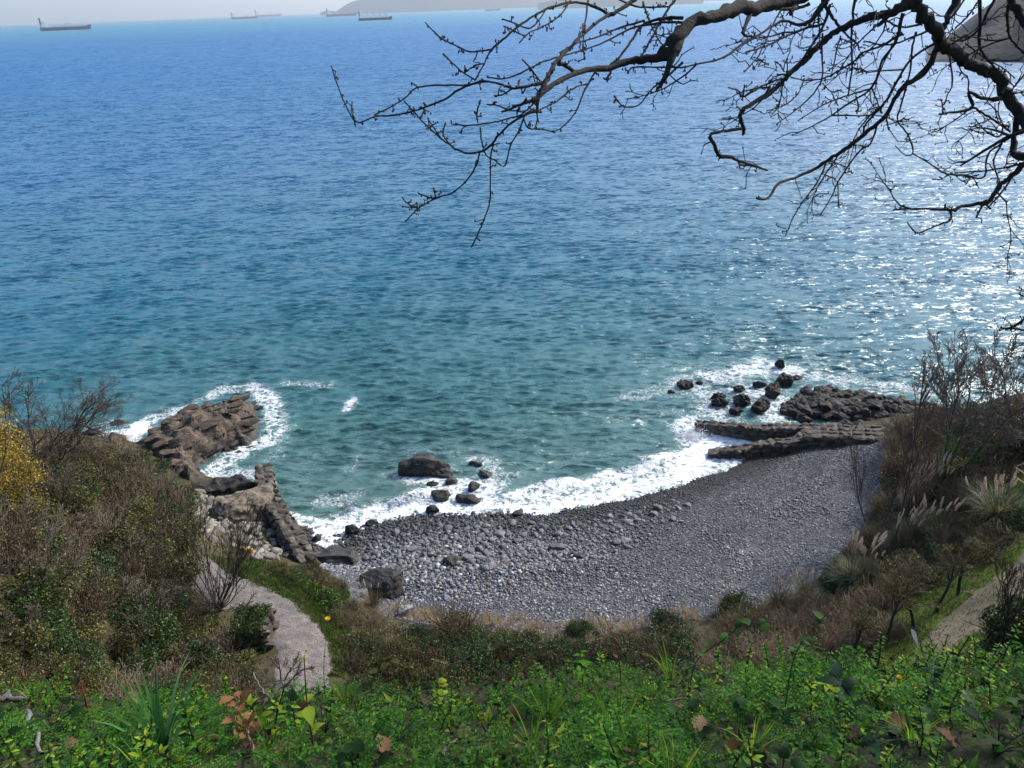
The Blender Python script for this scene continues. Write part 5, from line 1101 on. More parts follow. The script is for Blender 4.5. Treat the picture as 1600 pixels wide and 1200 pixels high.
# ------------------------------------------------------------------ oak limbs reaching over the view
def od(u, v): return 5.0 + 0.55 * math.sin(u / 190.0 + 0.6) + 0.3 * math.sin(v / 75.0 + u / 310.0) + 0.15 * math.sin(u / 47.0)
def z3(*p): return [(500 + x * 0.35, y * 0.35, t_ * 0.35) for x, y, t_ in p]
def z4(*p): return [(1040 + x * 0.35, y * 0.35, t_ * 0.35) for x, y, t_ in p]
oak = [
    z3((1600, 215, 58), (1540, 255, 44), (1450, 270, 38), (1380, 275, 35), (1290, 305, 31), (1180, 315, 29), (1080, 355, 25), (1010, 400, 22), (960, 440, 18), (900, 465, 13), (810, 500, 8)),
    z3((975, 440, 24), (1000, 380, 28), (1020, 340, 22), (1060, 270, 18), (1110, 215, 16), (1190, 140, 14), (1280, 70, 15), (1310, 60, 18), (1400, 0, 20), (1460, -60, 22), (1600, -140, 26)),
    z3((1290, 68, 16), (1230, 30, 13), (1130, 10, 11), (1040, 30, 11), (950, 75, 11), (870, 130, 10), (800, 190, 10), (760, 230, 10), (735, 280, 7), (690, 360, 6)),
    z3((765, 222, 8), (670, 230, 8), (600, 200, 7), (540, 170, 7), (470, 100, 6)),
    z3((990, 370, 16), (930, 385, 13), (860, 395, 12), (800, 375, 10), (730, 362, 10), (650, 380, 9), (540, 380, 8), (435, 390, 7), (370, 445, 6), (300, 485, 6), (240, 515, 6)),
    z3((730, 362, 10), (640, 390, 10), (560, 440, 9), (480, 475, 9), (400, 500, 8), (330, 515, 8), (245, 520, 7), (165, 545, 7), (110, 460, 5), (75, 370, 5), (50, 295, 5)),
    z3((375, 450, 5), (420, 500, 6), (460, 545, 7), (520, 600, 7), (570, 640, 8), (640, 680, 9), (710, 680, 10), (760, 650, 10), (800, 600, 10), (860, 545, 10), (930, 505, 12), (965, 495, 13), (972, 450, 15), (990, 400, 22)),
    z3((712, 680, 8), (700, 730, 8), (660, 800, 7), (590, 860, 7), (520, 885, 6), (440, 930, 5), (380, 990, 3)), z3((440, 930, 5), (400, 915, 4), (365, 880, 4)), z3((440, 928, 4), (400, 925, 3), (365, 922, 3)), z3((520, 885, 5), (480, 880, 4), (435, 860, 3)), z3((518, 885, 4), (508, 845, 4)),
    z3((775, 640, 7), (762, 700, 6), (760, 800, 6), (758, 900, 5), (730, 990, 5), (675, 1105, 5)),
    z3((915, 510, 8), (890, 580, 7), (850, 650, 6), (825, 740, 7), (780, 715, 5), (740, 690, 4), (720, 620, 3), (715, 570, 3)),
    z3((965, 450, 9), (900, 510, 7), (820, 535, 7), (750, 550, 6), (650, 560, 6), (605, 552, 5)), z3((705, 548, 4), (700, 510, 3), (715, 445, 3)), z3((905, 500, 4), (840, 490, 4), (790, 470, 3), (745, 466, 3)),
    z3((1290, 300, 12), (1350, 240, 11), (1400, 170, 11), (1430, 120, 13), (1500, 90, 13), (1620, 78, 16)),
    z3((1620, 100, 12), (1520, 102, 11), (1440, 115, 10), (1370, 135, 9), (1290, 180, 9), (1200, 215, 8), (1100, 245, 7), (1000, 275, 8), (930, 310, 8), (830, 350, 7), (750, 345, 6)),
    z3((1450, 92, 10), (1340, 125, 9), (1240, 165, 8), (1140, 195, 7), (1070, 235, 6)),
    z3((1230, 320, 9), (1190, 385, 9), (1140, 500, 7), (1095, 555, 6), (1050, 585, 6), (990, 578, 4), (930, 570, 4), (910, 530, 4)), z3((1195, 375, 8), (1130, 395, 7), (1060, 450, 7), (980, 490, 7)),
    z3((1620, 280, 12), (1540, 350, 9), (1480, 400, 7), (1420, 470, 6), (1355, 475, 5), (1315, 430, 5)), z3((1600, 300, 9), (1500, 300, 7), (1400, 300, 7), (1375, 325, 6)),
    z3((990, 370, 9), (950, 320, 8), (905, 265, 8)), z3((1115, 5, 8), (1080, 60, 7), (1030, 100, 7), (970, 130, 6), (930, 150, 6), (890, 190, 5)), z3((910, 160, 5), (870, 140, 5), (820, 115, 5)), z3((1005, 50, 6), (960, 110, 6), (925, 125, 5), (870, 105, 4), (815, 85, 4)),
    z3((1197, 0, 9), (1185, 100, 8), (1175, 200, 6), (1182, 262, 6)), z3((690, 355, 5), (640, 325, 5), (600, 290, 4), (550, 240, 4)), z3((640, 328, 4), (690, 295, 4), (718, 285, 5)), z3((1300, 320, 12), (1285, 345, 10), (1282, 365, 8)), z3((970, 495, 9), (970, 520, 6), (976, 545, 4)),
    z3((575, 638, 5), (550, 600, 4), (560, 545, 4)), z3((545, 625, 4), (510, 575, 4), (480, 525, 3)), z3((1065, 285, 18), (1100, 295, 18), (1140, 322, 18)), z3((860, 395, 8), (820, 420, 7), (780, 430, 6)), z3((160, 545, 5), (142, 500, 4), (143, 455, 3)), z3((450, 525, 5), (460, 505, 4), (465, 490, 3)),
    z3((1600, 120, 40), (1570, 230, 34), (1550, 320, 24), (1535, 360, 18)), z3((1600, -20, 12), (1540, 60, 11), (1480, 170, 10), (1440, 240, 8), (1400, 290, 7)), z3((1440, 10, 9), (1470, 90, 8), (1520, 190, 7), (1600, 250, 7)), z3((1320, -10, 8), (1420, 30, 8), (1560, 30, 8)),
    z4((-10, 240, 62), (50, 170, 58), (100, 110, 62), (200, 75, 62), (310, 45, 66), (420, 38, 66), (500, 12, 62), (600, -20, 64), (760, -80, 70), (1000, -160, 80)),
    z4((100, 110, 50), (40, 230, 40), (0, 340, 26), (-40, 410, 14)), z4((380, 60, 24), (350, 130, 16), (350, 155, 12), (390, 165, 9)),
    z4((1180, -60, 62), (1100, 0, 58), (1060, 30, 50), (980, 60, 42), (880, 90, 36), (780, 125, 33), (720, 170, 30), (650, 240, 29), (590, 300, 28), (540, 340, 27), (510, 380, 25), (440, 430, 22), (345, 490, 18), (335, 530, 17), (348, 575, 17), (345, 605, 12)),
    z4((340, 575, 15), (270, 585, 13), (200, 602, 15), (215, 640, 15), (240, 695, 17), (290, 700, 15), (330, 720, 13), (400, 740, 11), (455, 760, 8)), z4((245, 690, 8), (243, 710, 5)), z4((325, 720, 8), (332, 752, 5)), z4((330, 735, 8), (390, 742, 7), (440, 756, 6)),
    z4((515, 352, 9), (430, 385, 9), (345, 432, 11), (325, 405, 8), (280, 390, 6)), z4((347, 430, 6), (352, 378, 5)), z4((460, 400, 12), (462, 385, 8)),
    z4((1080, -80, 62), (1120, 0, 60), (1160, 70, 60), (1210, 150, 62), (1240, 200, 62), (1310, 250, 57), (1370, 295, 56), (1440, 320, 58), (1490, 350, 55), (1530, 420, 52), (1570, 490, 52), (1600, 540, 54), (1680, 640, 70), (1800, 740, 90)),
    z4((1575, 510, 34), (1558, 600, 28), (1553, 680, 32), (1590, 695, 40), (1660, 690, 46)), z4((1640, 700, 36), (1600, 740, 32), (1540, 790, 26), (1500, 820, 25), (1450, 890, 21), (1420, 905, 19), (1340, 920, 15), (1280, 940, 15), (1240, 937, 12), (1100, 932, 8), (1015, 938, 6)),
    z4((1275, 942, 11), (1268, 985, 10), (1200, 1010, 7), (1125, 1040, 7), (1080, 996, 5)), z4((1245, 938, 9), (1250, 910, 6)), z4((1420, 905, 11), (1388, 970, 8)), z4((1420, 905, 12), (1450, 932, 10)), z4((1540, 800, 10), (1500, 860, 8), (1440, 925, 7)),
    z4((1300, -40, 30), (1285, 20, 30), (1255, 100, 30), (1230, 160, 28), (1205, 225, 27), (1150, 330, 27), (1080, 370, 21), (1030, 430, 19), (980, 520, 19), (890, 595, 18), (800, 665, 17), (730, 710, 15), (660, 755, 13), (570, 795, 12), (505, 820, 12), (455, 885, 11), (405, 886, 11)),
    z4((720, 718, 8), (680, 810, 7), (620, 890, 6), (570, 970, 5), (535, 1055, 4)), z4((945, 560, 9), (915, 640, 8), (870, 670, 8), (830, 720, 8), (770, 810, 8), (740, 880, 6), (690, 960, 5)), z4((770, 830, 6), (772, 900, 5), (775, 930, 4)), z4((760, 800, 5), (710, 780, 5)), z4((800, 770, 4), (832, 765, 4)),
    z4((730, 715, 5), (805, 745, 5)), z4((985, 520, 9), (996, 580, 6)), z4((1240, 170, 12), (1100, 260, 11), (1040, 350, 11), (990, 440, 10), (940, 500, 10), (890, 560, 9), (880, 610, 8)),
    z4((1060, 60, 18), (1030, 180, 13), (970, 270, 11), (920, 390, 9), (820, 460, 8), (700, 540, 6), (565, 605, 4)), z4((920, 390, 7), (950, 470, 6), (962, 505, 5)), z4((915, 395, 8), (800, 430, 7), (700, 470, 6), (590, 540, 4)), z4((850, 430, 7), (860, 470, 7), (852, 500, 6)),
    z4((1120, 140, 10), (1100, 210, 9), (1090, 330, 9), (1050, 470, 8), (1035, 540, 7), (1080, 600, 7), (1105, 680, 7), (1070, 692, 5), (1025, 650, 4)), z4((1035, 545, 5), (1068, 525, 5)), z4((1100, 685, 6), (1180, 730, 6), (1250, 775, 7), (1340, 785, 7), (1420, 790, 8), (1440, 690, 9), (1500, 640, 9), (1590, 580, 12)),
    z4((850, -20, 14), (832, 100, 10), (830, 200, 9), (832, 300, 8), (815, 420, 8)), z4((730, -20, 26), (690, 40, 22), (640, 100, 18), (590, 110, 14), (530, 92, 12), (470, 120, 11), (400, 165, 11), (330, 205, 10), (260, 255, 9), (150, 285, 8), (60, 302, 7), (20, 290, 6)),
    z4((740, 20, 15), (690, 140, 12), (640, 220, 10), (590, 300, 10)), z4((700, 108, 12), (600, 135, 10), (520, 170, 9), (450, 205, 8), (358, 232, 8)), z4((700, 150, 9), (697, 250, 8), (695, 360, 7), (620, 460, 6), (495, 555, 5)), z4((1060, 150, 12), (960, 205, 10), (880, 235, 9), (840, 275, 8), (750, 330, 8), (700, 350, 7), (620, 358, 6), (560, 345, 6)),
    z4((1230, 110, 12), (1120, 160, 10), (1000, 200, 8), (890, 186, 6)), z4((1140, 110, 10), (1050, 120, 9), (980, 90, 9)), z4((780, 125, 12), (740, 70, 14), (700, 0, 14)), z4((790, 140, 9), (850, 190, 8), (865, 225, 6)), z4((850, 180, 6), (845, 140, 5)), z4((780, 160, 7), (760, 240, 6), (740, 340, 5)),
    z4((700, 370, 6), (740, 410, 5), (785, 400, 4)), z4((740, 410, 5), (768, 470, 5)), z4((620, 350, 5), (590, 420, 5), (530, 470, 4), (450, 495, 4)), z4((520, 30, 8), (480, 110, 7), (430, 220, 6), (405, 262, 6), (350, 322, 5)), z4((405, 260, 5), (460, 290, 5)), z4((530, 320, 6), (510, 290, 5), (495, 280, 4)), z4((545, 320, 5), (542, 265, 4)),
    z4((1000, 60, 22), (970, 95, 18), (940, 118, 16)), z4((560, 60, 20), (575, 20, 18), (610, -20, 16)), z4((640, 20, 14), (570, 40, 14), (480, 40, 12)),
    z4((1400, -20, 16), (1405, 60, 15), (1400, 200, 13), (1440, 270, 9), (1500, 330, 7), (1560, 390, 6)), z4((1530, -30, 34), (1560, 30, 40), (1600, 95, 42), (1660, 170, 50)), z4((1530, 20, 15), (1528, 120, 13), (1545, 180, 11), (1610, 245, 10)), z4((1480, -20, 14), (1440, 50, 13), (1400, 130, 10), (1330, 180, 9), (1250, 175, 8)),
    z4((1520, 445, 15), (1420, 440, 15), (1350, 412, 13), (1370, 480, 15), (1290, 500, 11), (1220, 510, 9)), z4((1370, 478, 11), (1440, 520, 10), (1500, 560, 9), (1540, 590, 9)), z4((1268, 235, 8), (1280, 370, 7), (1260, 420, 6), (1240, 470, 5), (1228, 440, 4)), z4((1235, 465, 4), (1240, 500, 3)), z4((1300, 260, 7), (1320, 320, 6), (1350, 350, 6), (1352, 412, 7)),
    z4((1590, 730, 11), (1500, 750, 8), (1400, 765, 7), (1290, 770, 6)), z4((1500, 640, 9), (1465, 720, 8), (1490, 812, 7)), z4((1510, 560, 8), (1490, 610, 7), (1440, 595, 6), (1380, 532, 4)), z4((1470, 600, 6), (1400, 590, 5), (1355, 575, 4)), z4((1470, 460, 5), (1480, 530, 5), (1510, 570, 5)), z4((1400, 780, 6), (1365, 790, 5), (1340, 825, 4)), z4((1370, 790, 5), (1400, 840, 4)),
    z4((1620, 310, 9), (1570, 370, 8), (1540, 410, 8)), z4((1340, 195, 9), (1430, 260, 7), (1500, 270, 6), (1580, 270, 5)), z4((1440, 270, 6), (1500, 300, 5), (1560, 350, 5)), z4((1560, 650, 8), (1530, 690, 6), (1520, 740, 5)), z4((1290, 130, 8), (1350, 70, 8), (1400, 0, 8)), z4((1230, 120, 9), (1290, 60, 9), (1340, -10, 9)), z4((1280, 770, 4), (1230, 800, 4), (1190, 800, 3)),
    [(1600, 516, 3.5), (1580, 513, 3.5), (1568, 514, 3), (1564, 510, 2.5)], [(1640, 470, 4), (1600, 500, 4), (1575, 514, 3.5)], [(1640, 480, 3), (1598, 462, 2.5), (1594, 460, 2)],
]
ot_base = np.array([6.4, 3.6, 0.0]); ot_base[2] = float(hz(6.4, 3.6)) - 0.2
oak_t = tag(empty('oak_tree', ot_base), 'bare oak with dark crooked limbs hanging over the view', 'oak tree')
rs = np.random.RandomState(91); bark_c = np.array([0.017, 0.0155, 0.013])
hub = np.array([5.6, 4.3, 33.4])
def mbtube(P, R, n, name, col, mat='bark'):
    V, F = tube(P - ot_base, R, n); mb = MB(); mb.add(V, F, col); return mb.build(name, M[mat], oak_t)
tp = bez(np.array([[*ot_base], [6.1, 3.8, ot_base[2] + 3], [5.9, 4.0, 30.0], [*hub]]), 22)
mbtube(tp + rs.normal(0, .015, tp.shape), np.linspace(0.34, 0.17, 22), 14, 'trunk', bark_c)
tips = []; oak_pts = []
for ln in oak:
    L = np.array(ln); P = np.array([Dp(u, v, od(u, v)) for u, v, _ in ln]); R = np.array([t_ * od(u, v) / FPX / 2 * (0.88 if t_ > 8 else 1.0) for u, v, t_ in ln])
    n_ = max(8, len(ln) * 4); PR = bez(np.concatenate([P, R[:, None]], 1), n_); Rr = np.maximum(PR[:, 3], 0.0042)
    thick = R.max() > 0.012
    Q = PR[:, :3] + (rs.normal(0, 1, (n_, 3)) * Rr[:, None] * 0.22); Rr = Rr * rs.uniform(0.88, 1.14, n_)
    mbtube(Q, Rr, 9 if thick else 5, 'limb' if R.max() > 0.02 else 'branch', bark_c * rs.uniform(0.7, 1.25))
    tips.append((P[-1], P[-1] - P[-2])); tips.append((P[0], P[0] - P[1])); oak_pts.append(PR)
# limbs that leave the frame run on to the trunk
for ci, (u, v, t_) in enumerate(((1390, -56, 28), (1453, -21, 22), (1418, -28, 22), (1670, 259, 31), (1621, 241, 16), (1622, 60, 17), (1060, -49, 9), (1495, -14, 10), (1640, 470, 4))):
    a = Dp(u, v, od(u, v)); ra = t_ * od(u, v) / FPX / 2 * 0.88; h_ = tp[-1 - (ci * 2) % 9]; ax = (h_ - a) / np.linalg.norm(h_ - a)
    up_ = np.array([0, 0, 1.0]) - ax * ax[2]; sd2 = np.cross(ax, up_); Lc = np.linalg.norm(h_ - a)
    W = [a] + [a + ax * Lc * f + up_ * Lc * rs.normal(0.06, 0.07) + sd2 * Lc * rs.normal(0, 0.07) for f in (0.25, 0.5, 0.75)] + [h_]
    P = bez(np.array(W), 34); mbtube(P + rs.normal(0, ra * 0.12, P.shape), np.linspace(ra, ra * 1.7 + 0.01, 34) * rs.uniform(0.9, 1.1, 34), 9, 'limb', bark_c)
    for _ in range(3):
        out = []; k = rs.randint(4, 26); grow(rs, P[k], ax * -0.4 + rs.normal(0, 0.6, 3), rs.uniform(0.5, 1.2), ra * 0.35 + 0.003, 0, out, (4, 3), 0.2, 0.0, 0.8, 0.45, 6, 0.25); mbx = MB()
        for Pq, R, lv in out: V, F = tube(Pq - ot_base, np.maximum(R, 0.0026), 4); mbx.add(V, F, bark_c)
        mbx.build('branch', M['bark'], oak_t)
for ln in [oak_pts[i] for i in range(40, len(oak_pts))]:
    if ln[:, 3].max() < 0.009 or rs.rand() < 0.5: continue
    for _ in range(2 if ln[:, 3].max() < 0.03 else 3):
        k = rs.randint(2, len(ln) - 2); out = []; d = ln[k + 1, :3] - ln[k, :3]; d /= np.linalg.norm(d)
        d = d * rs.choice([-.5, .8]) + np.array([rs.normal(-.25, .5), rs.normal(0, .4), rs.normal(-.35, .5)]); grow(rs, ln[k, :3], d, rs.uniform(0.3, 0.75), 0.0065, 0, out, (4, 2), 0.22, 0.0, 0.8, 0.42, 6, 0.25)
        mbx = MB()
        for P, R, lv in out: V, F = tube(P - ot_base, np.maximum(R, 0.0026), 4); mbx.add(V, F, bark_c); 
        mbx.build('branch', M['bark'], oak_t); oak_pts.append(np.concatenate([out[0][0], out[0][1][:, None]], 1))
# fine side twigs and buds
bud = MB(); tw = MB()
for qi, PR in enumerate(oak_pts):
    m_ = len(PR); ln_ = np.linalg.norm(PR[-1, :3] - PR[0, :3])
    for _ in range(int(2 + ln_ * 7)):
        k = rs.randint(1, m_ - 1); b = PR[k, :3]; 
        if PR[k, 3] > 0.03 and rs.rand() < 0.6: continue
        tdir = PR[k + 1, :3] - PR[k, :3]; tdir /= np.linalg.norm(tdir) + 1e-9
        q = rs.normal(size=3); q -= tdir * (q @ tdir); q /= np.linalg.norm(q); sgn = 1 if rs.rand() < 0.6 else -1
        d = q + tdir * 0.6 * sgn; d /= np.linalg.norm(d); Lt = rs.uniform(0.015, 0.05) if rs.rand() < 0.72 or qi < 44 else rs.uniform(0.06, 0.18)
        P = np.array([b, b + d * Lt * .35 + rs.normal(0, Lt * .1, 3), b + d * Lt * .7 + rs.normal(0, Lt * .13, 3), b + d * Lt + rs.normal(0, Lt * .18, 3)]); V, F = tube(P - ot_base, [0.0042, 0.0036, 0.003, 0.0026], 4); tw.add(V, F, bark_c * 1.1)
        for s_ in range(3): V = ICO_V * np.array([0.0042, 0.0042, 0.007]) * rs.uniform(.7, 1.3) + P[-1 - s_ % 2] - ot_base + rs.normal(0, 0.005, 3); bud.add(V, ICO_F, (0.05, 0.035, 0.028))
    for _ in range(int(3 + ln_ * 9)):
        k = rs.randint(0, m_)
        if PR[k, 3] < 0.016: bud.add(ICO_V * rs.uniform(0.004, 0.007) * np.array([1, 1, 1.4]) + PR[k, :3] - ot_base + rs.normal(0, PR[k, 3] * .8, 3), ICO_F, (0.05, 0.036, 0.03))
tag(tw.build('twigs', M['twig'], oak_t), kind='stuff'); tag(bud.build('buds', M['twig'], oak_t), kind='stuff')
# ------------------------------------------------------------------ leaves with a real outline for near plants
def leaf_geo(L, W, shape='oval', rows=6, droop=0.5, fold=0.18, e0=0.5):
    s_ = np.linspace(0, 1, rows)
    wf = {'oval': np.sin(PI * np.clip(s_, 0.02, 0.985) ** 0.85), 'lance': np.sin(PI * np.clip(s_, .02, .98) ** 0.6) ** 1.3, 'heart': np.clip(1.25 * np.sin(PI * np.clip(s_, 0.06, 0.97) ** 0.55), 0, 1.1),
          'grass': (1 - s_ ** 2.2) * np.minimum(1, .5 + s_ * 3), 'round': np.sqrt(np.clip(1 - (2 * s_ - 1) ** 2, 0.03, 1)), 'oak': np.sin(PI * np.clip(s_, .03, .97) ** 1.15) * (0.62 + 0.38 * np.cos(s_ * 7 * PI) ** 2)}[shape] * W / 2
    e = e0 - droop * s_; st = L / (rows - 1)
    x = np.concatenate([[0], np.cumsum(np.cos(e[:-1]) * st)]); z = np.concatenate([[0], np.cumsum(np.sin(e[:-1]) * st)])
    V = np.stack([np.stack([x, -wf, z + fold * wf], 1), np.stack([x, 0 * x, z], 1), np.stack([x, wf, z + fold * wf], 1)], 1).reshape(-1, 3)
    F = [(3 * i + j, 3 * i + j + 1, 3 * i + j + 4, 3 * i + j + 3) for i in range(rows - 1) for j in range(2)]
    return V, np.array(F)
def add_leaf(mb, base, az, geo, col, roll=0.0, rs=RS):
    V, F = geo; c, s_ = math.cos(roll), math.sin(roll); V = np.stack([V[:, 0], V[:, 1] * c - V[:, 2] * s_, V[:, 1] * s_ + V[:, 2] * c], 1) if roll else V
    c, s_ = math.cos(az), math.sin(az); V = np.stack([V[:, 0] * c - V[:, 1] * s_, V[:, 0] * s_ + V[:, 1] * c, V[:, 2]], 1) + np.asarray(base)
    k = np.linspace(0.85, 1.12, len(V))[:, None]; mb.add(V, F, np.asarray(col) * k)
brown_leaf = [(0.16, 0.075, 0.035), (0.22, 0.12, 0.06), (0.1, 0.05, 0.03), (0.28, 0.17, 0.1)]
for u, v in ((911, 36), (815, 123), (1564, 278), (1565, 12)):
    p = Dp(u, v, od(u, v) - 0.02); mb = MB(); add_leaf(mb, p - ot_base, rs.uniform(0, 6), leaf_geo(0.06, 0.045, 'oak', 9, 1.6, 0.5, -0.6), (0.2, 0.1, 0.06)); mb.build('dead_leaf', M['leaf_dry'], oak_t)

# ------------------------------------------------------------------ plants on the bank in front of the camera
def Gb(u, v):
    d = ray(u, v); t = np.arange(1.2, 6, 0.01); P = CP + d[None] * t[:, None]; h = np.where(P[:, 2] < bank_z(P[:, 0], P[:, 1]))[0]
    return P[h[0]] if len(h) else P[-1]
g_br, g_mid, g_dk, g_bl, g_yl = (0.1, 0.24, 0.02), (0.05, 0.14, 0.016), (0.014, 0.042, 0.01), (0.06, 0.16, 0.045), (0.25, 0.34, 0.03)
def shoot_mesh(seed, H_, n, L, W, cols, shape='oval', stem_c=(0.06, 0.05, 0.03), pairs=True, e0=0.5, droop=0.6):
    rs = np.random.RandomState(seed); mb = MB(); P = np.array([(0, 0, -0.02), (rs.normal(0, .01), rs.normal(0, .01), H_ * .5), (rs.normal(0, .025), rs.normal(0, .025), H_)]); S = bez(P, 8)
    V, F = tube(S, np.linspace(0.0035, 0.0018, 8), 5); mb.add(V, F, stem_c); C = pal(rs, n, cols, jit=.3)
    for k in range(n):
        t_ = 0.2 + 0.8 * (k + rs.rand()) / n; b = np.array([np.interp(t_, np.linspace(0, 1, 8), S[:, i]) for i in range(3)]); sz = rs.uniform(.7, 1.2) * (1.05 - 0.45 * t_ ** 3)
        add_leaf(mb, b, k * 2.4 + rs.normal(0, .3), leaf_geo(L * sz, W * sz, shape, 5, droop * rs.uniform(.5, 1.5), .2, e0 + rs.normal(0, .2)), C[k], rs.normal(0, .25))
    return mb.mesh('leafy_shoot', M['leaf_near'])
def fern_mesh(seed, nf, L, cols):
    rs = np.random.RandomState(seed); mb = MB(); pos = []; ang = []; siz = []
    for f in range(nf):
        az = 2 * PI * f / nf + rs.normal(0, .3); e0 = rs.uniform(0.5, 1.15); dr = rs.uniform(0.5, 1.1); Lf = L * rs.uniform(.7, 1.15); n_ = 11
        s_ = np.linspace(0, 1, n_); e = e0 - dr * s_; x = np.cumsum(np.cos(e)) * Lf / n_; z = np.cumsum(np.sin(e)) * Lf / n_
        c, sn = math.cos(az), math.sin(az); R_ = np.stack([x * c, x * sn, z], 1); V, F = tube(R_, np.linspace(0.002, .0008, n_), 3); mb.add(V, F, np.array(cols[0]) * 0.8)
        for i in range(2, n_):
            pl = Lf * 0.42 * (1 - (s_[i] - 0.15) ** 1.0) * rs.uniform(.8, 1.1)
            if pl < 0.008: pl = 0.01
            for sd in (-1, 1):
                m_ = max(3, int(pl / 0.009))
                for q in range(1, m_ + 1):
                    r_ = pl * q / m_; fx_ = 0.45 * r_; lat = sd * r_ * 0.9
                    pos.append(R_[i] + np.array([fx_ * c - lat * sn, fx_ * sn + lat * c, -0.15 * r_ + rs.normal(0, .002)])); siz.append(0.017 * (1.2 - 0.6 * q / m_))
    n = len(pos); scatter(mb, LEAF_V, LEAF_F, np.array(pos), yaw_rot(n, .5, rs), np.array(siz), pal(rs, n, cols, jit=.25)); return mb.mesh('feathery_plant', M['leaf_near'])
def rosette_mesh(seed, n, L, W, cols, shape, e=(0.15, 0.9), name='broadleaf_herb', petiole=0.0):
    rs = np.random.RandomState(seed); mb = MB(); C = pal(rs, n, cols, jit=.3)
    for k in range(n):
        az = k * 2.4 + rs.normal(0, .2); el = rs.uniform(*e); b = np.zeros(3)
        if petiole:
            h = petiole * rs.uniform(.5, 1.2); b = np.array([math.cos(az) * h * .6, math.sin(az) * h * .6, h]); V, F = tube(np.array([(0, 0, 0), b * np.array([.4, .4, .6]), b]), 0.0016, 3); mb.add(V, F, C[k] * 0.8); el = rs.uniform(-.1, .5)
        add_leaf(mb, b, az, leaf_geo(L * rs.uniform(.6, 1.15), W * rs.uniform(.7, 1.15), shape, 6, rs.uniform(.3, 1.1), .2, el), C[k], rs.normal(0, .25))
    return mb.mesh(name, M['leaf_near'])
KIND = {
    'leafy_shoot': ([shoot_mesh(900 + i, 0.13 + 0.04 * i, 34, 0.03, 0.012, [g_mid, g_br, g_dk, g_yl], 'oval') for i in range(4)], 'upright leafy green shoot with small pointed leaves on the near bank'),
    'feathery_plant': ([fern_mesh(910 + i, 8, 0.17, [g_br, g_mid, (0.055, 0.16, 0.035)]) for i in range(3)], 'feathery-leaved green plant on the near bank'),
    'oval_leaved_herb': ([rosette_mesh(920 + i, 15, 0.026, 0.019, [g_br, g_mid, g_yl, g_mid, g_mid, g_dk], 'oval', name='oval_leaved_herb', petiole=0.09) for i in range(3)], 'low herb with small oval leaves on the near bank'),
    'broadleaf_herb': ([rosette_mesh(930 + i, 9, 0.14, 0.04, [g_br, g_mid, g_yl], 'lance') for i in range(3)], 'rosette of long green leaves on the near bank'),
    'ivy_sprig': ([rosette_mesh(940 + i, 9, 0.045, 0.034, [g_dk, g_dk, (0.03, 0.075, 0.02)], 'heart', name='ivy_sprig', petiole=0.1) for i in range(3)], 'sprig of dark leathery heart-shaped leaves on the near bank'),
    'grass_tuft': ([tuft_mesh(950 + i, 26, 0.22, 0.007, [g_br, g_mid, g_yl], (0.9, 1.5), (.3, 1.4), 'grass_tuft', 0.03, 'leaf_near') for i in range(2)], 'small tuft of green grass on the near bank'),
}
def bank_zone(dmin, n, seed, y0=1.35, y1=3.35):
    return scatter_poly(np.array([(-2.4 * y0 / 1.9 - .3, y0), (2.4 * y0 / 1.9 + .3, y0), (3.2, y1), (-3.2, y1)]), dmin, n, np.random.RandomState(seed))
plan = [('leafy_shoot', 0.085, 480, 61, (0.8, 1.3)), ('feathery_plant', 0.13, 300, 62, (0.7, 1.3)), ('oval_leaved_herb', 0.13, 220, 63, (0.55, 1.05)), ('broadleaf_herb', 0.24, 80, 64, (0.5, 1.05)), ('ivy_sprig', 0.2, 90, 65, (0.6, 1.1)), ('grass_tuft', 0.3, 45, 66, (0.7, 1.2))]
keep_clear = np.array([Gb(u, v)[:2] for u, v in [(255, 1180), (250, 1195), (398, 1192), (388, 1170), (385, 1195), (492, 1182), (488, 1195), (139, 1128), (137, 1145), (60, 1150), (70, 1185), (66, 1170), (1408, 1115), (1412, 1135), (1010, 1118), (960, 1120), (1060, 1118), (848, 1185), (600, 1188), (727, 1165), (1010, 1186), (445, 1190), (1355, 1185), (1385, 1195), (1395, 1165), (1370, 1150), (410, 1100), (425, 1120), (20, 1108), (330, 1172), (1258, 1145), (700, 1190)]])
for kind, dmin, n_, seed, sr in plan:
    mes, lab = KIND[kind]; i = 0
    for pq in bank_zone(dmin, n_, seed):
        x, y = pq
        if np.hypot(keep_clear[:, 0] - x, keep_clear[:, 1] - y).min() < 0.085: continue
        pn = float(perlin(np.array([[x * 1.5 + seed * 3.1, y * 1.9, seed * 0.77]]))[0])
        if pn < {'leafy_shoot': 0.0 if x < 0.4 else -0.2, 'feathery_plant': -0.1, 'oval_leaved_herb': -0.1, 'ivy_sprig': 0.1 if x < 0.5 else -0.3}.get(kind, -0.2): continue
        if y > 2.9 and rnd.random() < 0.35: continue
        o = link(kind, mes[i % len(mes)], None, (x, y, float(bank_z(np.array([x]), np.array([y]))[0]) - 0.005), (rnd.uniform(-.15, .15) - 0.15, rnd.uniform(-.15, .15), rnd.uniform(0, 6.28)), rnd.uniform(*sr) * (0.85 + 0.9 * max(0.0, pn)) * (1.0 if y < 2.35 or x > 0.9 else 0.72)); i += 1
        tag(o, lab, 'plant', {'leafy_shoot': 'leafy shoots on the bank', 'feathery_plant': 'feathery plants on the bank', 'oval_leaved_herb': 'oval-leaved herbs on the bank', 'broadleaf_herb': 'leaf rosettes on the bank', 'ivy_sprig': 'dark leathery sprigs on the bank', 'grass_tuft': 'grass tufts on the bank'}[kind])
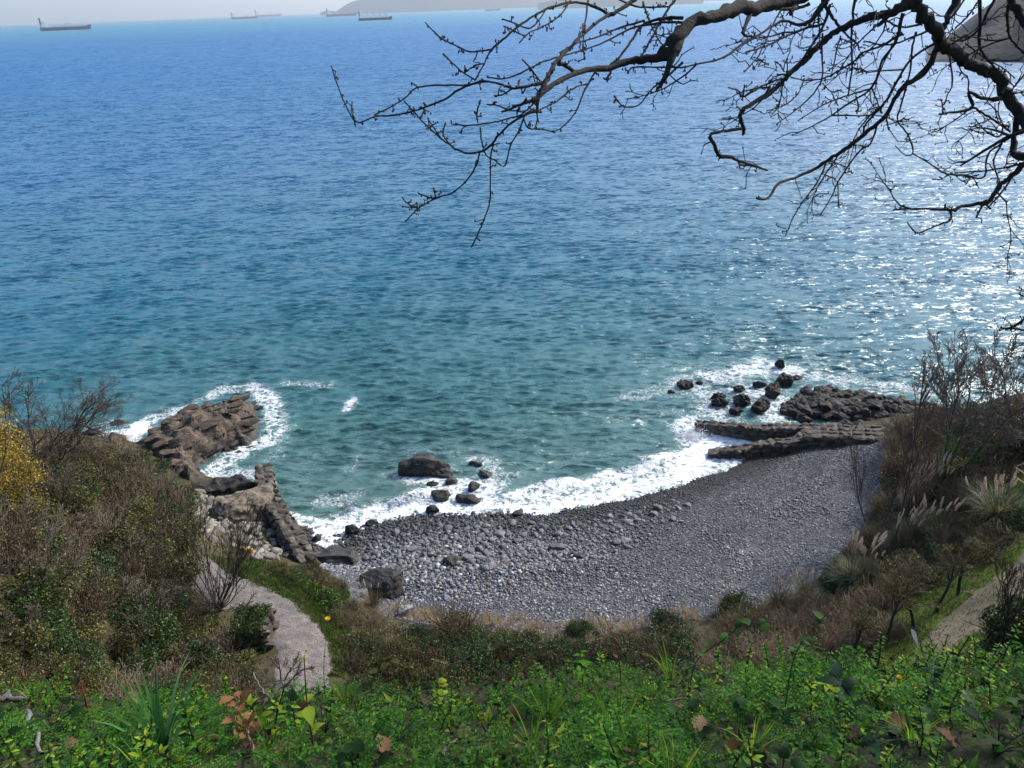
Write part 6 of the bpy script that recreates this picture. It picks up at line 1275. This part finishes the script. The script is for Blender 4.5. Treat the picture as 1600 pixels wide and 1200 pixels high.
# low carpet of small leaves and litter
rs = np.random.RandomState(67); n_ = 17000
x = rs.uniform(-3.4, 3.4, n_); y = rs.uniform(1.2, 3.7, n_); z = bank_z(x, y) + rs.uniform(0, 0.06, n_)
mb = MB(); scatter(mb, LEAF_V, LEAF_F, np.stack([x, y, z], 1), yaw_rot(n_, .6, rs), 0.024 * rs.uniform(.6, 1.7, n_), pal(rs, n_, [g_br, g_mid, g_dk, g_bl, (0.11, 0.08, 0.045), (0.06, 0.045, 0.03)], [1.5, 3, 4, 1, 3, 4], .35))
tag(mb.build('ground_cover', M['leaf_near']), 'low carpet of tiny green leaves and litter on the near bank', 'ground cover', None, 'stuff')
# the big grass tuft, dead leaves, sticks, flowers and vines that can be told apart
o = link('grass_tuft', tuft_mesh(970, 34, 0.36, 0.016, [(0.05, 0.14, 0.035), (0.08, 0.19, 0.06), (0.035, 0.1, 0.025)], (0.75, 1.45), (.5, 1.7), 'grass_tuft', 0.05, 'leaf_near'), None, Gb(255, 1180)); tag(o, 'large tuft of broad arching grass blades on the near bank', 'grass tuft')
dl = [(150, 1125, 'x'), (210, 1105, 'x'), (480, 1120, 'x'), (540, 1150, 'x'), (640, 1145, 'x'), (770, 1185, 'x'), (960, 1150, 'x'), (1090, 1150, 'x'), (1235, 1165, 'x'), (1480, 1165, 'x'), (1560, 1150, 'x'), (110, 1180, 'x'), (330, 1168, 'curled'), (600, 1183, 'wide'), (586, 1192, 'flat'), (727, 1160, 'torn'), (848, 1182, 'broad'), (1010, 1183, 'pale-edged'), (1258, 1140, 'folded'), (1190, 1120, 'rusty'), (415, 1170, 'crumpled'), (445, 1188, 'big flat'), (800, 1132, 'small'), (1050, 1118, 'brown'), (1400, 1145, 'dull'), (1530, 1112, 'pinkish'), (55, 1105, 'long'), (30, 1098, 'tan'), (1140, 1185, 'dark'), (905, 1110, 'thin'), (660, 1112, 'speckled'), (1320, 1160, 'shaded')]
for k, (u, v, w_) in enumerate(dl):
    mb = MB(); add_leaf(mb, (-0.05, 0, 0), 0, leaf_geo(0.1, 0.072, 'oak', 15, rnd.uniform(.6, 2.0), rnd.uniform(.1, .5), rnd.uniform(-.1, .6)), brown_leaf[k % 4]); o = mb.build('dead_leaf', M['leaf_dry'])
    o.location = Gb(u, v) + np.array([0, 0, 0.055]); o.rotation_euler = (rnd.uniform(-.6, .4), rnd.uniform(-.4, .4), rnd.uniform(0, 6.28)); tag(o, 'dead brown oak leaf lying among the green plants of the near bank', 'leaf', 'dead oak leaves on the bank')
def stick(label, pts, r, col, name='stick'):
    P = np.array([Gb(u, v) + np.array([0, 0, h]) for u, v, h in pts]); B = bez(P, 14); B[1:-1] += np.random.RandomState(len(label)).normal(0, r * .5, (12, 3)); c = B[0].copy()
    V, F = tube(B - c, np.linspace(r, r * .6, 14), 7); mb = MB(); mb.add(V, F, col); o = mb.build(name, M['twig']); o.location = c; tag(o, label, 'stick')
stick('pale grey stick slanting down through the plants beside the grass tuft', [(50, 1128, .07), (62, 1160, .06), (72, 1192, .05)], 0.012, (0.15, 0.145, 0.135))
stick('thin brown stick lying level among leafy shoots', [(955, 1116, .07), (1010, 1113, .08), (1072, 1112, .08)], 0.006, (0.16, 0.11, 0.08))
stick('grey weathered twig at the edge of the bank above the path', [(400, 1066, .1), (412, 1095, .09), (432, 1115, .08)], 0.006, (0.16, 0.135, 0.11))
stick('short brown stick slanting beside a dead leaf', [(690, 1196, .06), (715, 1172, .06)], 0.007, (0.13, 0.1, 0.08))
stick('pale bent twig rising beside the dead oak seedling', [(382, 1130, .1), (392, 1165, .08), (402, 1195, .06)], 0.006, (0.2, 0.155, 0.11))
stick('grey log end lying in the plants at the frame edge', [(-20, 1102, .06), (15, 1103, .06), (48, 1106, .05)], 0.02, (0.13, 0.12, 0.105))
def stalk(name, label, cat, pts, r, col, flower=None, leaves=(), leafcol=g_mid, lw=0.5, lL=0.06, shape='lance', bend=0.0):
    """tall stalk from its root on the bank through given view points; pts: (u, v, depth)"""
    b = Gb(pts[0][0], pts[0][1]); P = np.array([b - [0, 0, .02]] + [Dp(u, v, d) for u, v, d in pts[1:]]); B = bez(P, 24)
    t = tag(empty(name, b), label, cat); V, F = tube(B - b, np.linspace(r, r * .55, 24), 6); mb = MB(); mb.add(V, F, col); mb.build('stem', M['leaf_near'], t)
    for f, az in leaves:
        p = B[int(f * 23)] - b; mb = MB(); L_ = lL * rnd.uniform(.75, 1.25); add_leaf(mb, p, az, leaf_geo(L_, L_ * lw, shape, 15 if shape == 'oak' else 8, rnd.uniform(.4, 1.2) if shape != 'oak' else rnd.uniform(-1.5, 3.0), .15 if shape != 'oak' else rnd.uniform(.2, .7), rnd.uniform(-.1, .7) if shape != 'oak' else rnd.uniform(-.9, .9)), np.array(leafcol) * rnd.uniform(.75, 1.25)); mb.build('leaf', M['leaf_near'], t)
    if flower:
        h = B[-1] - b; mb = MB(); n = 22
        for k in range(n): add_leaf(mb, h, 2 * PI * k / n + (.15 if k % 2 else 0), leaf_geo(flower * (1 if k % 2 else .72), flower * .32, 'lance', 4, .4, .1, .35 if k % 2 else .8), (0.85, 0.5, 0.012))
        fl = mb.build('flower', M['leaf_near'], t); mb = MB(); V = ICO_V * np.array([flower * .35, flower * .35, flower * .3]); mb.add(V + h - [0, 0, flower * .15], ICO_F, (0.12, 0.2, 0.04)); mb.build('calyx', M['leaf_near'], fl)
    return t
stalk('yellow_flower', 'yellow dandelion-like flower seen against the green bank by the path', 'flower', [(508, 1095, 0), (506, 1040, 3.75), (512, 967, 3.7)], 0.0022, (0.07, 0.12, 0.03), 0.018)
stalk('yellow_flower', 'half-open yellow flower on a reddish stalk in front of the path', 'flower', [(492, 1182, 0), (480, 1100, 2.8), (475, 1026, 2.75)], 0.0035, (0.16, 0.08, 0.04), 0.011, [(.3, .4), (.42, 2.8), (.5, 5.1), (.56, 1.5)], g_yl, .55, .075)
stalk('yellow_flower', 'upper yellow flower of the pair above the dark leathery leaves', 'flower', [(1408, 1115, 0), (1400, 1080, 3.35), (1405, 1058, 3.3)], 0.0025, (0.2, 0.17, 0.04), 0.015, [(.3, 1.0)], g_mid)
stalk('yellow_flower', 'lower yellow flower of the pair above the dark leathery leaves', 'flower', [(1410, 1118, 0), (1412, 1090, 3.3), (1428, 1073, 3.25)], 0.0025, (0.12, 0.05, 0.03), 0.016, [(.5, 0.2)], g_br)
stalk('red_stem', 'dry red stem with a fan of fine twigs on the bank edge', 'plant', [(139, 1128, 0), (134, 1098, 3.3), (128, 1070, 3.3)], 0.005, (0.2, 0.03, 0.02), None, [(.9, a) for a in np.linspace(0, 6, 12)] + [(1.0, a) for a in np.linspace(.2, 6, 10)], (0.16, 0.06, 0.03), .05, .06)
stalk('oak_seedling', 'withered oak seedling with orange-brown curled leaves', 'plant', [(398, 1192, 0), (385, 1140, 2.9), (366, 1085, 2.95)], 0.004, (0.3, 0.22, 0.14), None, [(.3 + .7 * k / 21, k * 2.4) for k in range(22)], (0.25, 0.12, 0.055), .62, .062, 'oak')
stalk('tall_stalk', 'tall stalk with a drooping grey leaf in front of the lawn', 'plant', [(1462, 1120, 0), (1450, 1040, 3.3), (1425, 1000, 3.3), (1402, 962, 3.3)], 0.0024, (0.25, 0.27, 0.12), None, [(.05, 1), (.15, 3), (.22, 5), (.3, .5), (.4, 2)], g_mid, .5, .06)
gl = Dp(1424, 983, 3.28); mb = MB(); add_leaf(mb, (0, 0, 0), -0.9, leaf_geo(0.085, 0.032, 'lance', 8, .3, .1, -0.9), (0.22, 0.22, 0.25)); o = mb.build('leaf', M['leaf_near'], bpy.data.objects['tall_stalk']); o.location = gl - np.array(bpy.data.objects['tall_stalk'].location)
stalk('tall_stalk', 'thin reddish bare stalk standing before the shingle', 'plant', [(972, 1075, 0), (965, 1020, 3.6), (943, 958, 3.6)], 0.003, (0.16, 0.07, 0.05), None, [(.45, 2.5), (.8, 1.0)], (0.2, 0.08, 0.04), .6, .03)
stalk('leafy_stalk', 'leafy green stalk rising over the scrub left of the red stalk', 'plant', [(913, 1120, 0), (910, 1060, 3.4), (906, 1010, 3.4)], 0.003, (0.05, 0.09, 0.03), None, [(.3 + .05 * k, k * 2.4) for k in range(14)], g_br, .45, .045)
stalk('leafy_stalk', 'stalk with a bronze round leaf over the dark hollow', 'plant', [(590, 1110, 0), (580, 1070, 3.4), (600, 1040, 3.4), (612, 1030, 3.4)], 0.0026, (0.1, 0.08, 0.05), None, [(.98, -.3), (.55, 2.6), (.62, .8), (.7, 4.5), (.45, 1.5), (.35, 3.6)], (0.08, 0.085, 0.022), .7, .05, 'oval')
stalk('leafy_stalk', 'thin pale twig with a red bud over the dark hollow', 'plant', [(695, 1105, 0), (690, 1085, 3.4), (683, 1064, 3.4)], 0.0026, (0.2, 0.13, 0.08), None, [(.5, 1), (.6, 3), (.7, 5), (.85, 0.3), (.95, 0.6), (.4, 4)], g_yl, .7, .045, 'oval')
DKL = (0.022, 0.055, 0.026)
stalk('trailing_vine', 'arching vine with heart-shaped leaves before the round bush', 'vine', [(1075, 1130, 0), (1085, 1040, 3.2), (1130, 1000, 3.15), (1160, 977, 3.1), (1205, 972, 3.1)], 0.0028, (0.06, 0.07, 0.035), None, [(.42, 2.0), (.5, .5), (.58, 3.4), (.66, 5.0), (.72, 1.2), (.86, 2.6), (.93, .8), (.99, 4.2), (.35, 4)], (0.055, 0.13, 0.025), .62, .05, 'heart')
stalk('trailing_vine', 'long vine arching over the brown brambles with pale green leaf tips', 'vine', [(1225, 1120, 0), (1240, 1030, 3.1), (1268, 985, 3.1), (1296, 956, 3.1)], 0.0028, (0.06, 0.065, 0.04), None, [(.4, 2.4), (.5, .2), (.62, 3.8), (.8, .5), (.88, 2.1)], (0.08, 0.15, 0.04), .55, .048, 'heart')
stalk('trailing_vine', 'vine with the largest dark leathery leaves at the bank edge', 'vine', [(1355, 1185, 0), (1345, 1130, 2.85), (1325, 1080, 2.9), (1300, 1050, 2.95)], 0.003, (0.05, 0.05, 0.035), None, [(.15, .3), (.22, 2.6), (.3, 4.6), (.38, 1.0), (.45, 3.4), (.55, 5.5), (.65, 2.0), (.75, .4), (.85, 3.0), (.95, 1.2)], DKL, .55, .075, 'heart')
stalk('trailing_vine', 'dark-leaved vine spreading low beside the yellow flowers', 'vine', [(1385, 1195, 0), (1395, 1160, 2.8), (1420, 1135, 2.85), (1450, 1118, 2.9)], 0.003, (0.05, 0.05, 0.035), None, [(.1, 2.0), (.2, .3), (.3, 4.0), (.42, 1.2), (.55, 2.8), (.7, .2), (.85, 4.8), (.97, 1.0)], DKL, .55, .08, 'heart')
stalk('leafy_stalk', 'slender leafy stalk in front of the evergreens by the dirt path', 'plant', [(1457, 1130, 0), (1458, 1080, 3.2), (1462, 1030, 3.2)], 0.0028, (0.05, 0.08, 0.03), None, [(.35 + .05 * k, k * 2.4) for k in range(13)], (0.03, 0.08, 0.03), .5, .055)
stalk('leafy_stalk', 'stalk with drooping grey-green leaves near the frame edge', 'plant', [(1500, 1140, 0), (1510, 1105, 3.2), (1528, 1088, 3.2)], 0.003, (0.06, 0.08, 0.04), None, [(.3, 1), (.45, 3), (.55, 5), (.65, .2), (.75, 2.4), (.88, 4), (1, .8)], (0.05, 0.1, 0.06), .6, .075, 'heart')
stalk('leafy_stalk', 'yellow-green leafy stem on the bank edge among brambles', 'plant', [(1297, 1105, 0), (1295, 1080, 3.25), (1288, 1062, 3.25)], 0.003, (0.17, 0.07, 0.04), None, [(.5 + .04 * k, k * 2.4) for k in range(12)], g_yl, .4, .06)

# ------------------------------------------------------------------ labels that single out members of a group by the landmark they stand nearest to
def _find(txt):
    for o in bpy.data.objects:
        if o.get('label', '').startswith(txt): return np.array(o.location)
    raise KeyError(txt)
far_lm = {'the fan-shaped bare shrub': 'bare many-stemmed', 'the short ivy-grown wall': 'short ivy-grown', 'the ochre tree': 'tree with yellow-ochre', 'the old sea wall': 'old stone wall', 'the biggest black boulder': 'biggest black boulder', 'the tall upright dark bush': 'tall upright dark',
          'the round dark evergreen': 'round dark evergreen', 'the ivy-clad tree': 'tall bare tree with ivy', 'the wooden fence': 'weathered wooden', 'the thin bare sapling': 'thin bare sapling', 'the slim dark tree': 'slim dark bare', 'the greenest pampas clump': 'pampas clump with the greenest',
          'the broad-leaved dark edge bush': 'dark glossy green bush', 'the small dark bush': 'small dark bush', 'the short pale pampas': 'short pale pampas', 'the nearest small bare tree': 'nearest of the small', 'the dark branchy tree': 'dark bare tree with brown', 'the straw-coloured pampas': 'straw-coloured pampas', 'the domed grey-green bush': 'broad domed', 'the lichen-covered stone': 'upright stone covered'}
near_lm = {'the big grass tuft': 'large tuft of broad', 'the withered oak seedling': 'withered oak', 'the red stem': 'dry red stem', 'the half-open yellow flower': 'half-open yellow', 'the bronze round leaf': 'stalk with a bronze', 'the reddish bare stalk': 'thin reddish bare', 'the level brown stick': 'thin brown stick',
           'the arching vine': 'arching vine', 'the pair of yellow flowers': 'upper yellow', 'the largest dark leaves': 'vine with the largest', 'the grey drooping leaf': 'tall stalk with a drooping', 'the pale grey stick': 'pale grey stick', 'the red bud': 'thin pale twig', 'the short brown stick': 'short brown stick', 'the yellow-green leafy stem': 'yellow-green leafy', 'the tall yellow flower': 'yellow dandelion', 'the drooping grey-green stalk': 'stalk with drooping grey-green', 'the leafy stalk by scrub': 'leafy green stalk'}
short = {'olive-green scrub': 'olive-green scrub bush', 'dark evergreen bush in': 'dark evergreen bush', 'brownish half-bare bush in the thicket': 'brownish half-bare bush', 'bare twiggy bush': 'bare twiggy bush', 'low olive': 'low olive bush', 'low dark': 'low dark evergreen bush', 'low brownish': 'low brownish bush', 'low bare': 'low bare bramble clump', 'low bright': 'low bright green bush',
         'olive bush on': 'olive bush on the far slope', 'dark evergreen bush on': 'dark evergreen bush on the far slope', 'brown half-bare bush on': 'brown half-bare bush on the far slope', 'bare brown thicket': 'bare brown thicket on the far slope', 'grey-olive bush': 'grey-olive bush', 'dark bush in the belt': 'dark bush above the shingle', 'brown bush in the belt': 'brown bush above the shingle', 'bare tangled': 'bare tangled bramble',
         'glossy dark evergreen bush beside': 'glossy dark evergreen bush', 'olive bush beside': 'olive bush', 'bare grey-branched': 'bare grey-branched shrub', 'upright leafy green': 'upright leafy green shoot', 'feathery-leaved': 'feathery-leaved green plant', 'low herb with': 'low herb with oval leaves', 'rosette of long': 'rosette of long green leaves', 'sprig of dark': 'sprig of dark heart-shaped leaves', 'small tuft of green': 'small tuft of green grass', 'dead brown oak': 'dead brown oak leaf'}
ordn = ['', 'second ', 'third ', 'fourth ', 'fifth ', 'sixth ', 'seventh ', 'eighth ', 'ninth ', 'tenth ', 'eleventh ', 'twelfth ', 'thirteenth ', 'fourteenth ', 'fifteenth ', 'sixteenth ', 'seventeenth ', 'eighteenth ', 'nineteenth ', 'twentieth '] + ['twenty-' + w for w in ('first ', 'second ', 'third ', 'fourth ', 'fifth ', 'sixth ', 'seventh ', 'eighth ', 'ninth ')] + ['thirtieth '] + ['thirty-' + w for w in ('first ', 'second ', 'third ', 'fourth ', 'fifth ', 'sixth ', 'seventh ', 'eighth ', 'ninth ')] + ['fortieth '] + ['forty-' + w for w in ('first ', 'second ', 'third ', 'fourth ', 'fifth ', 'sixth ', 'seventh ', 'eighth ', 'ninth ')]
far_p = {k: _find(v) for k, v in far_lm.items()}; near_p = {k: _find(v) for k, v in near_lm.items()}
bins = {}
for o in list(bpy.data.objects):
    lab = o.get('label'); g_ = o.get('group')
    if not lab or not g_ or o.parent is not None: continue
    for pre, sh in short.items():
        if lab.startswith(pre):
            L_ = near_p if o.location.length > 24 and o.location.y < 4.5 else far_p; p = np.array(o.location)
            nm = min(L_, key=lambda q: np.linalg.norm(L_[q] - p)); bins.setdefault((sh, nm), []).append((np.linalg.norm(L_[nm] - p), o)); break
for (sh, nm), lst in bins.items():
    lst.sort(key=lambda t: t[0])
    for i, (d, o) in enumerate(lst):
        o['label'] = f"{sh}, {ordn[min(i, len(ordn) - 1)]}nearest to {nm}"
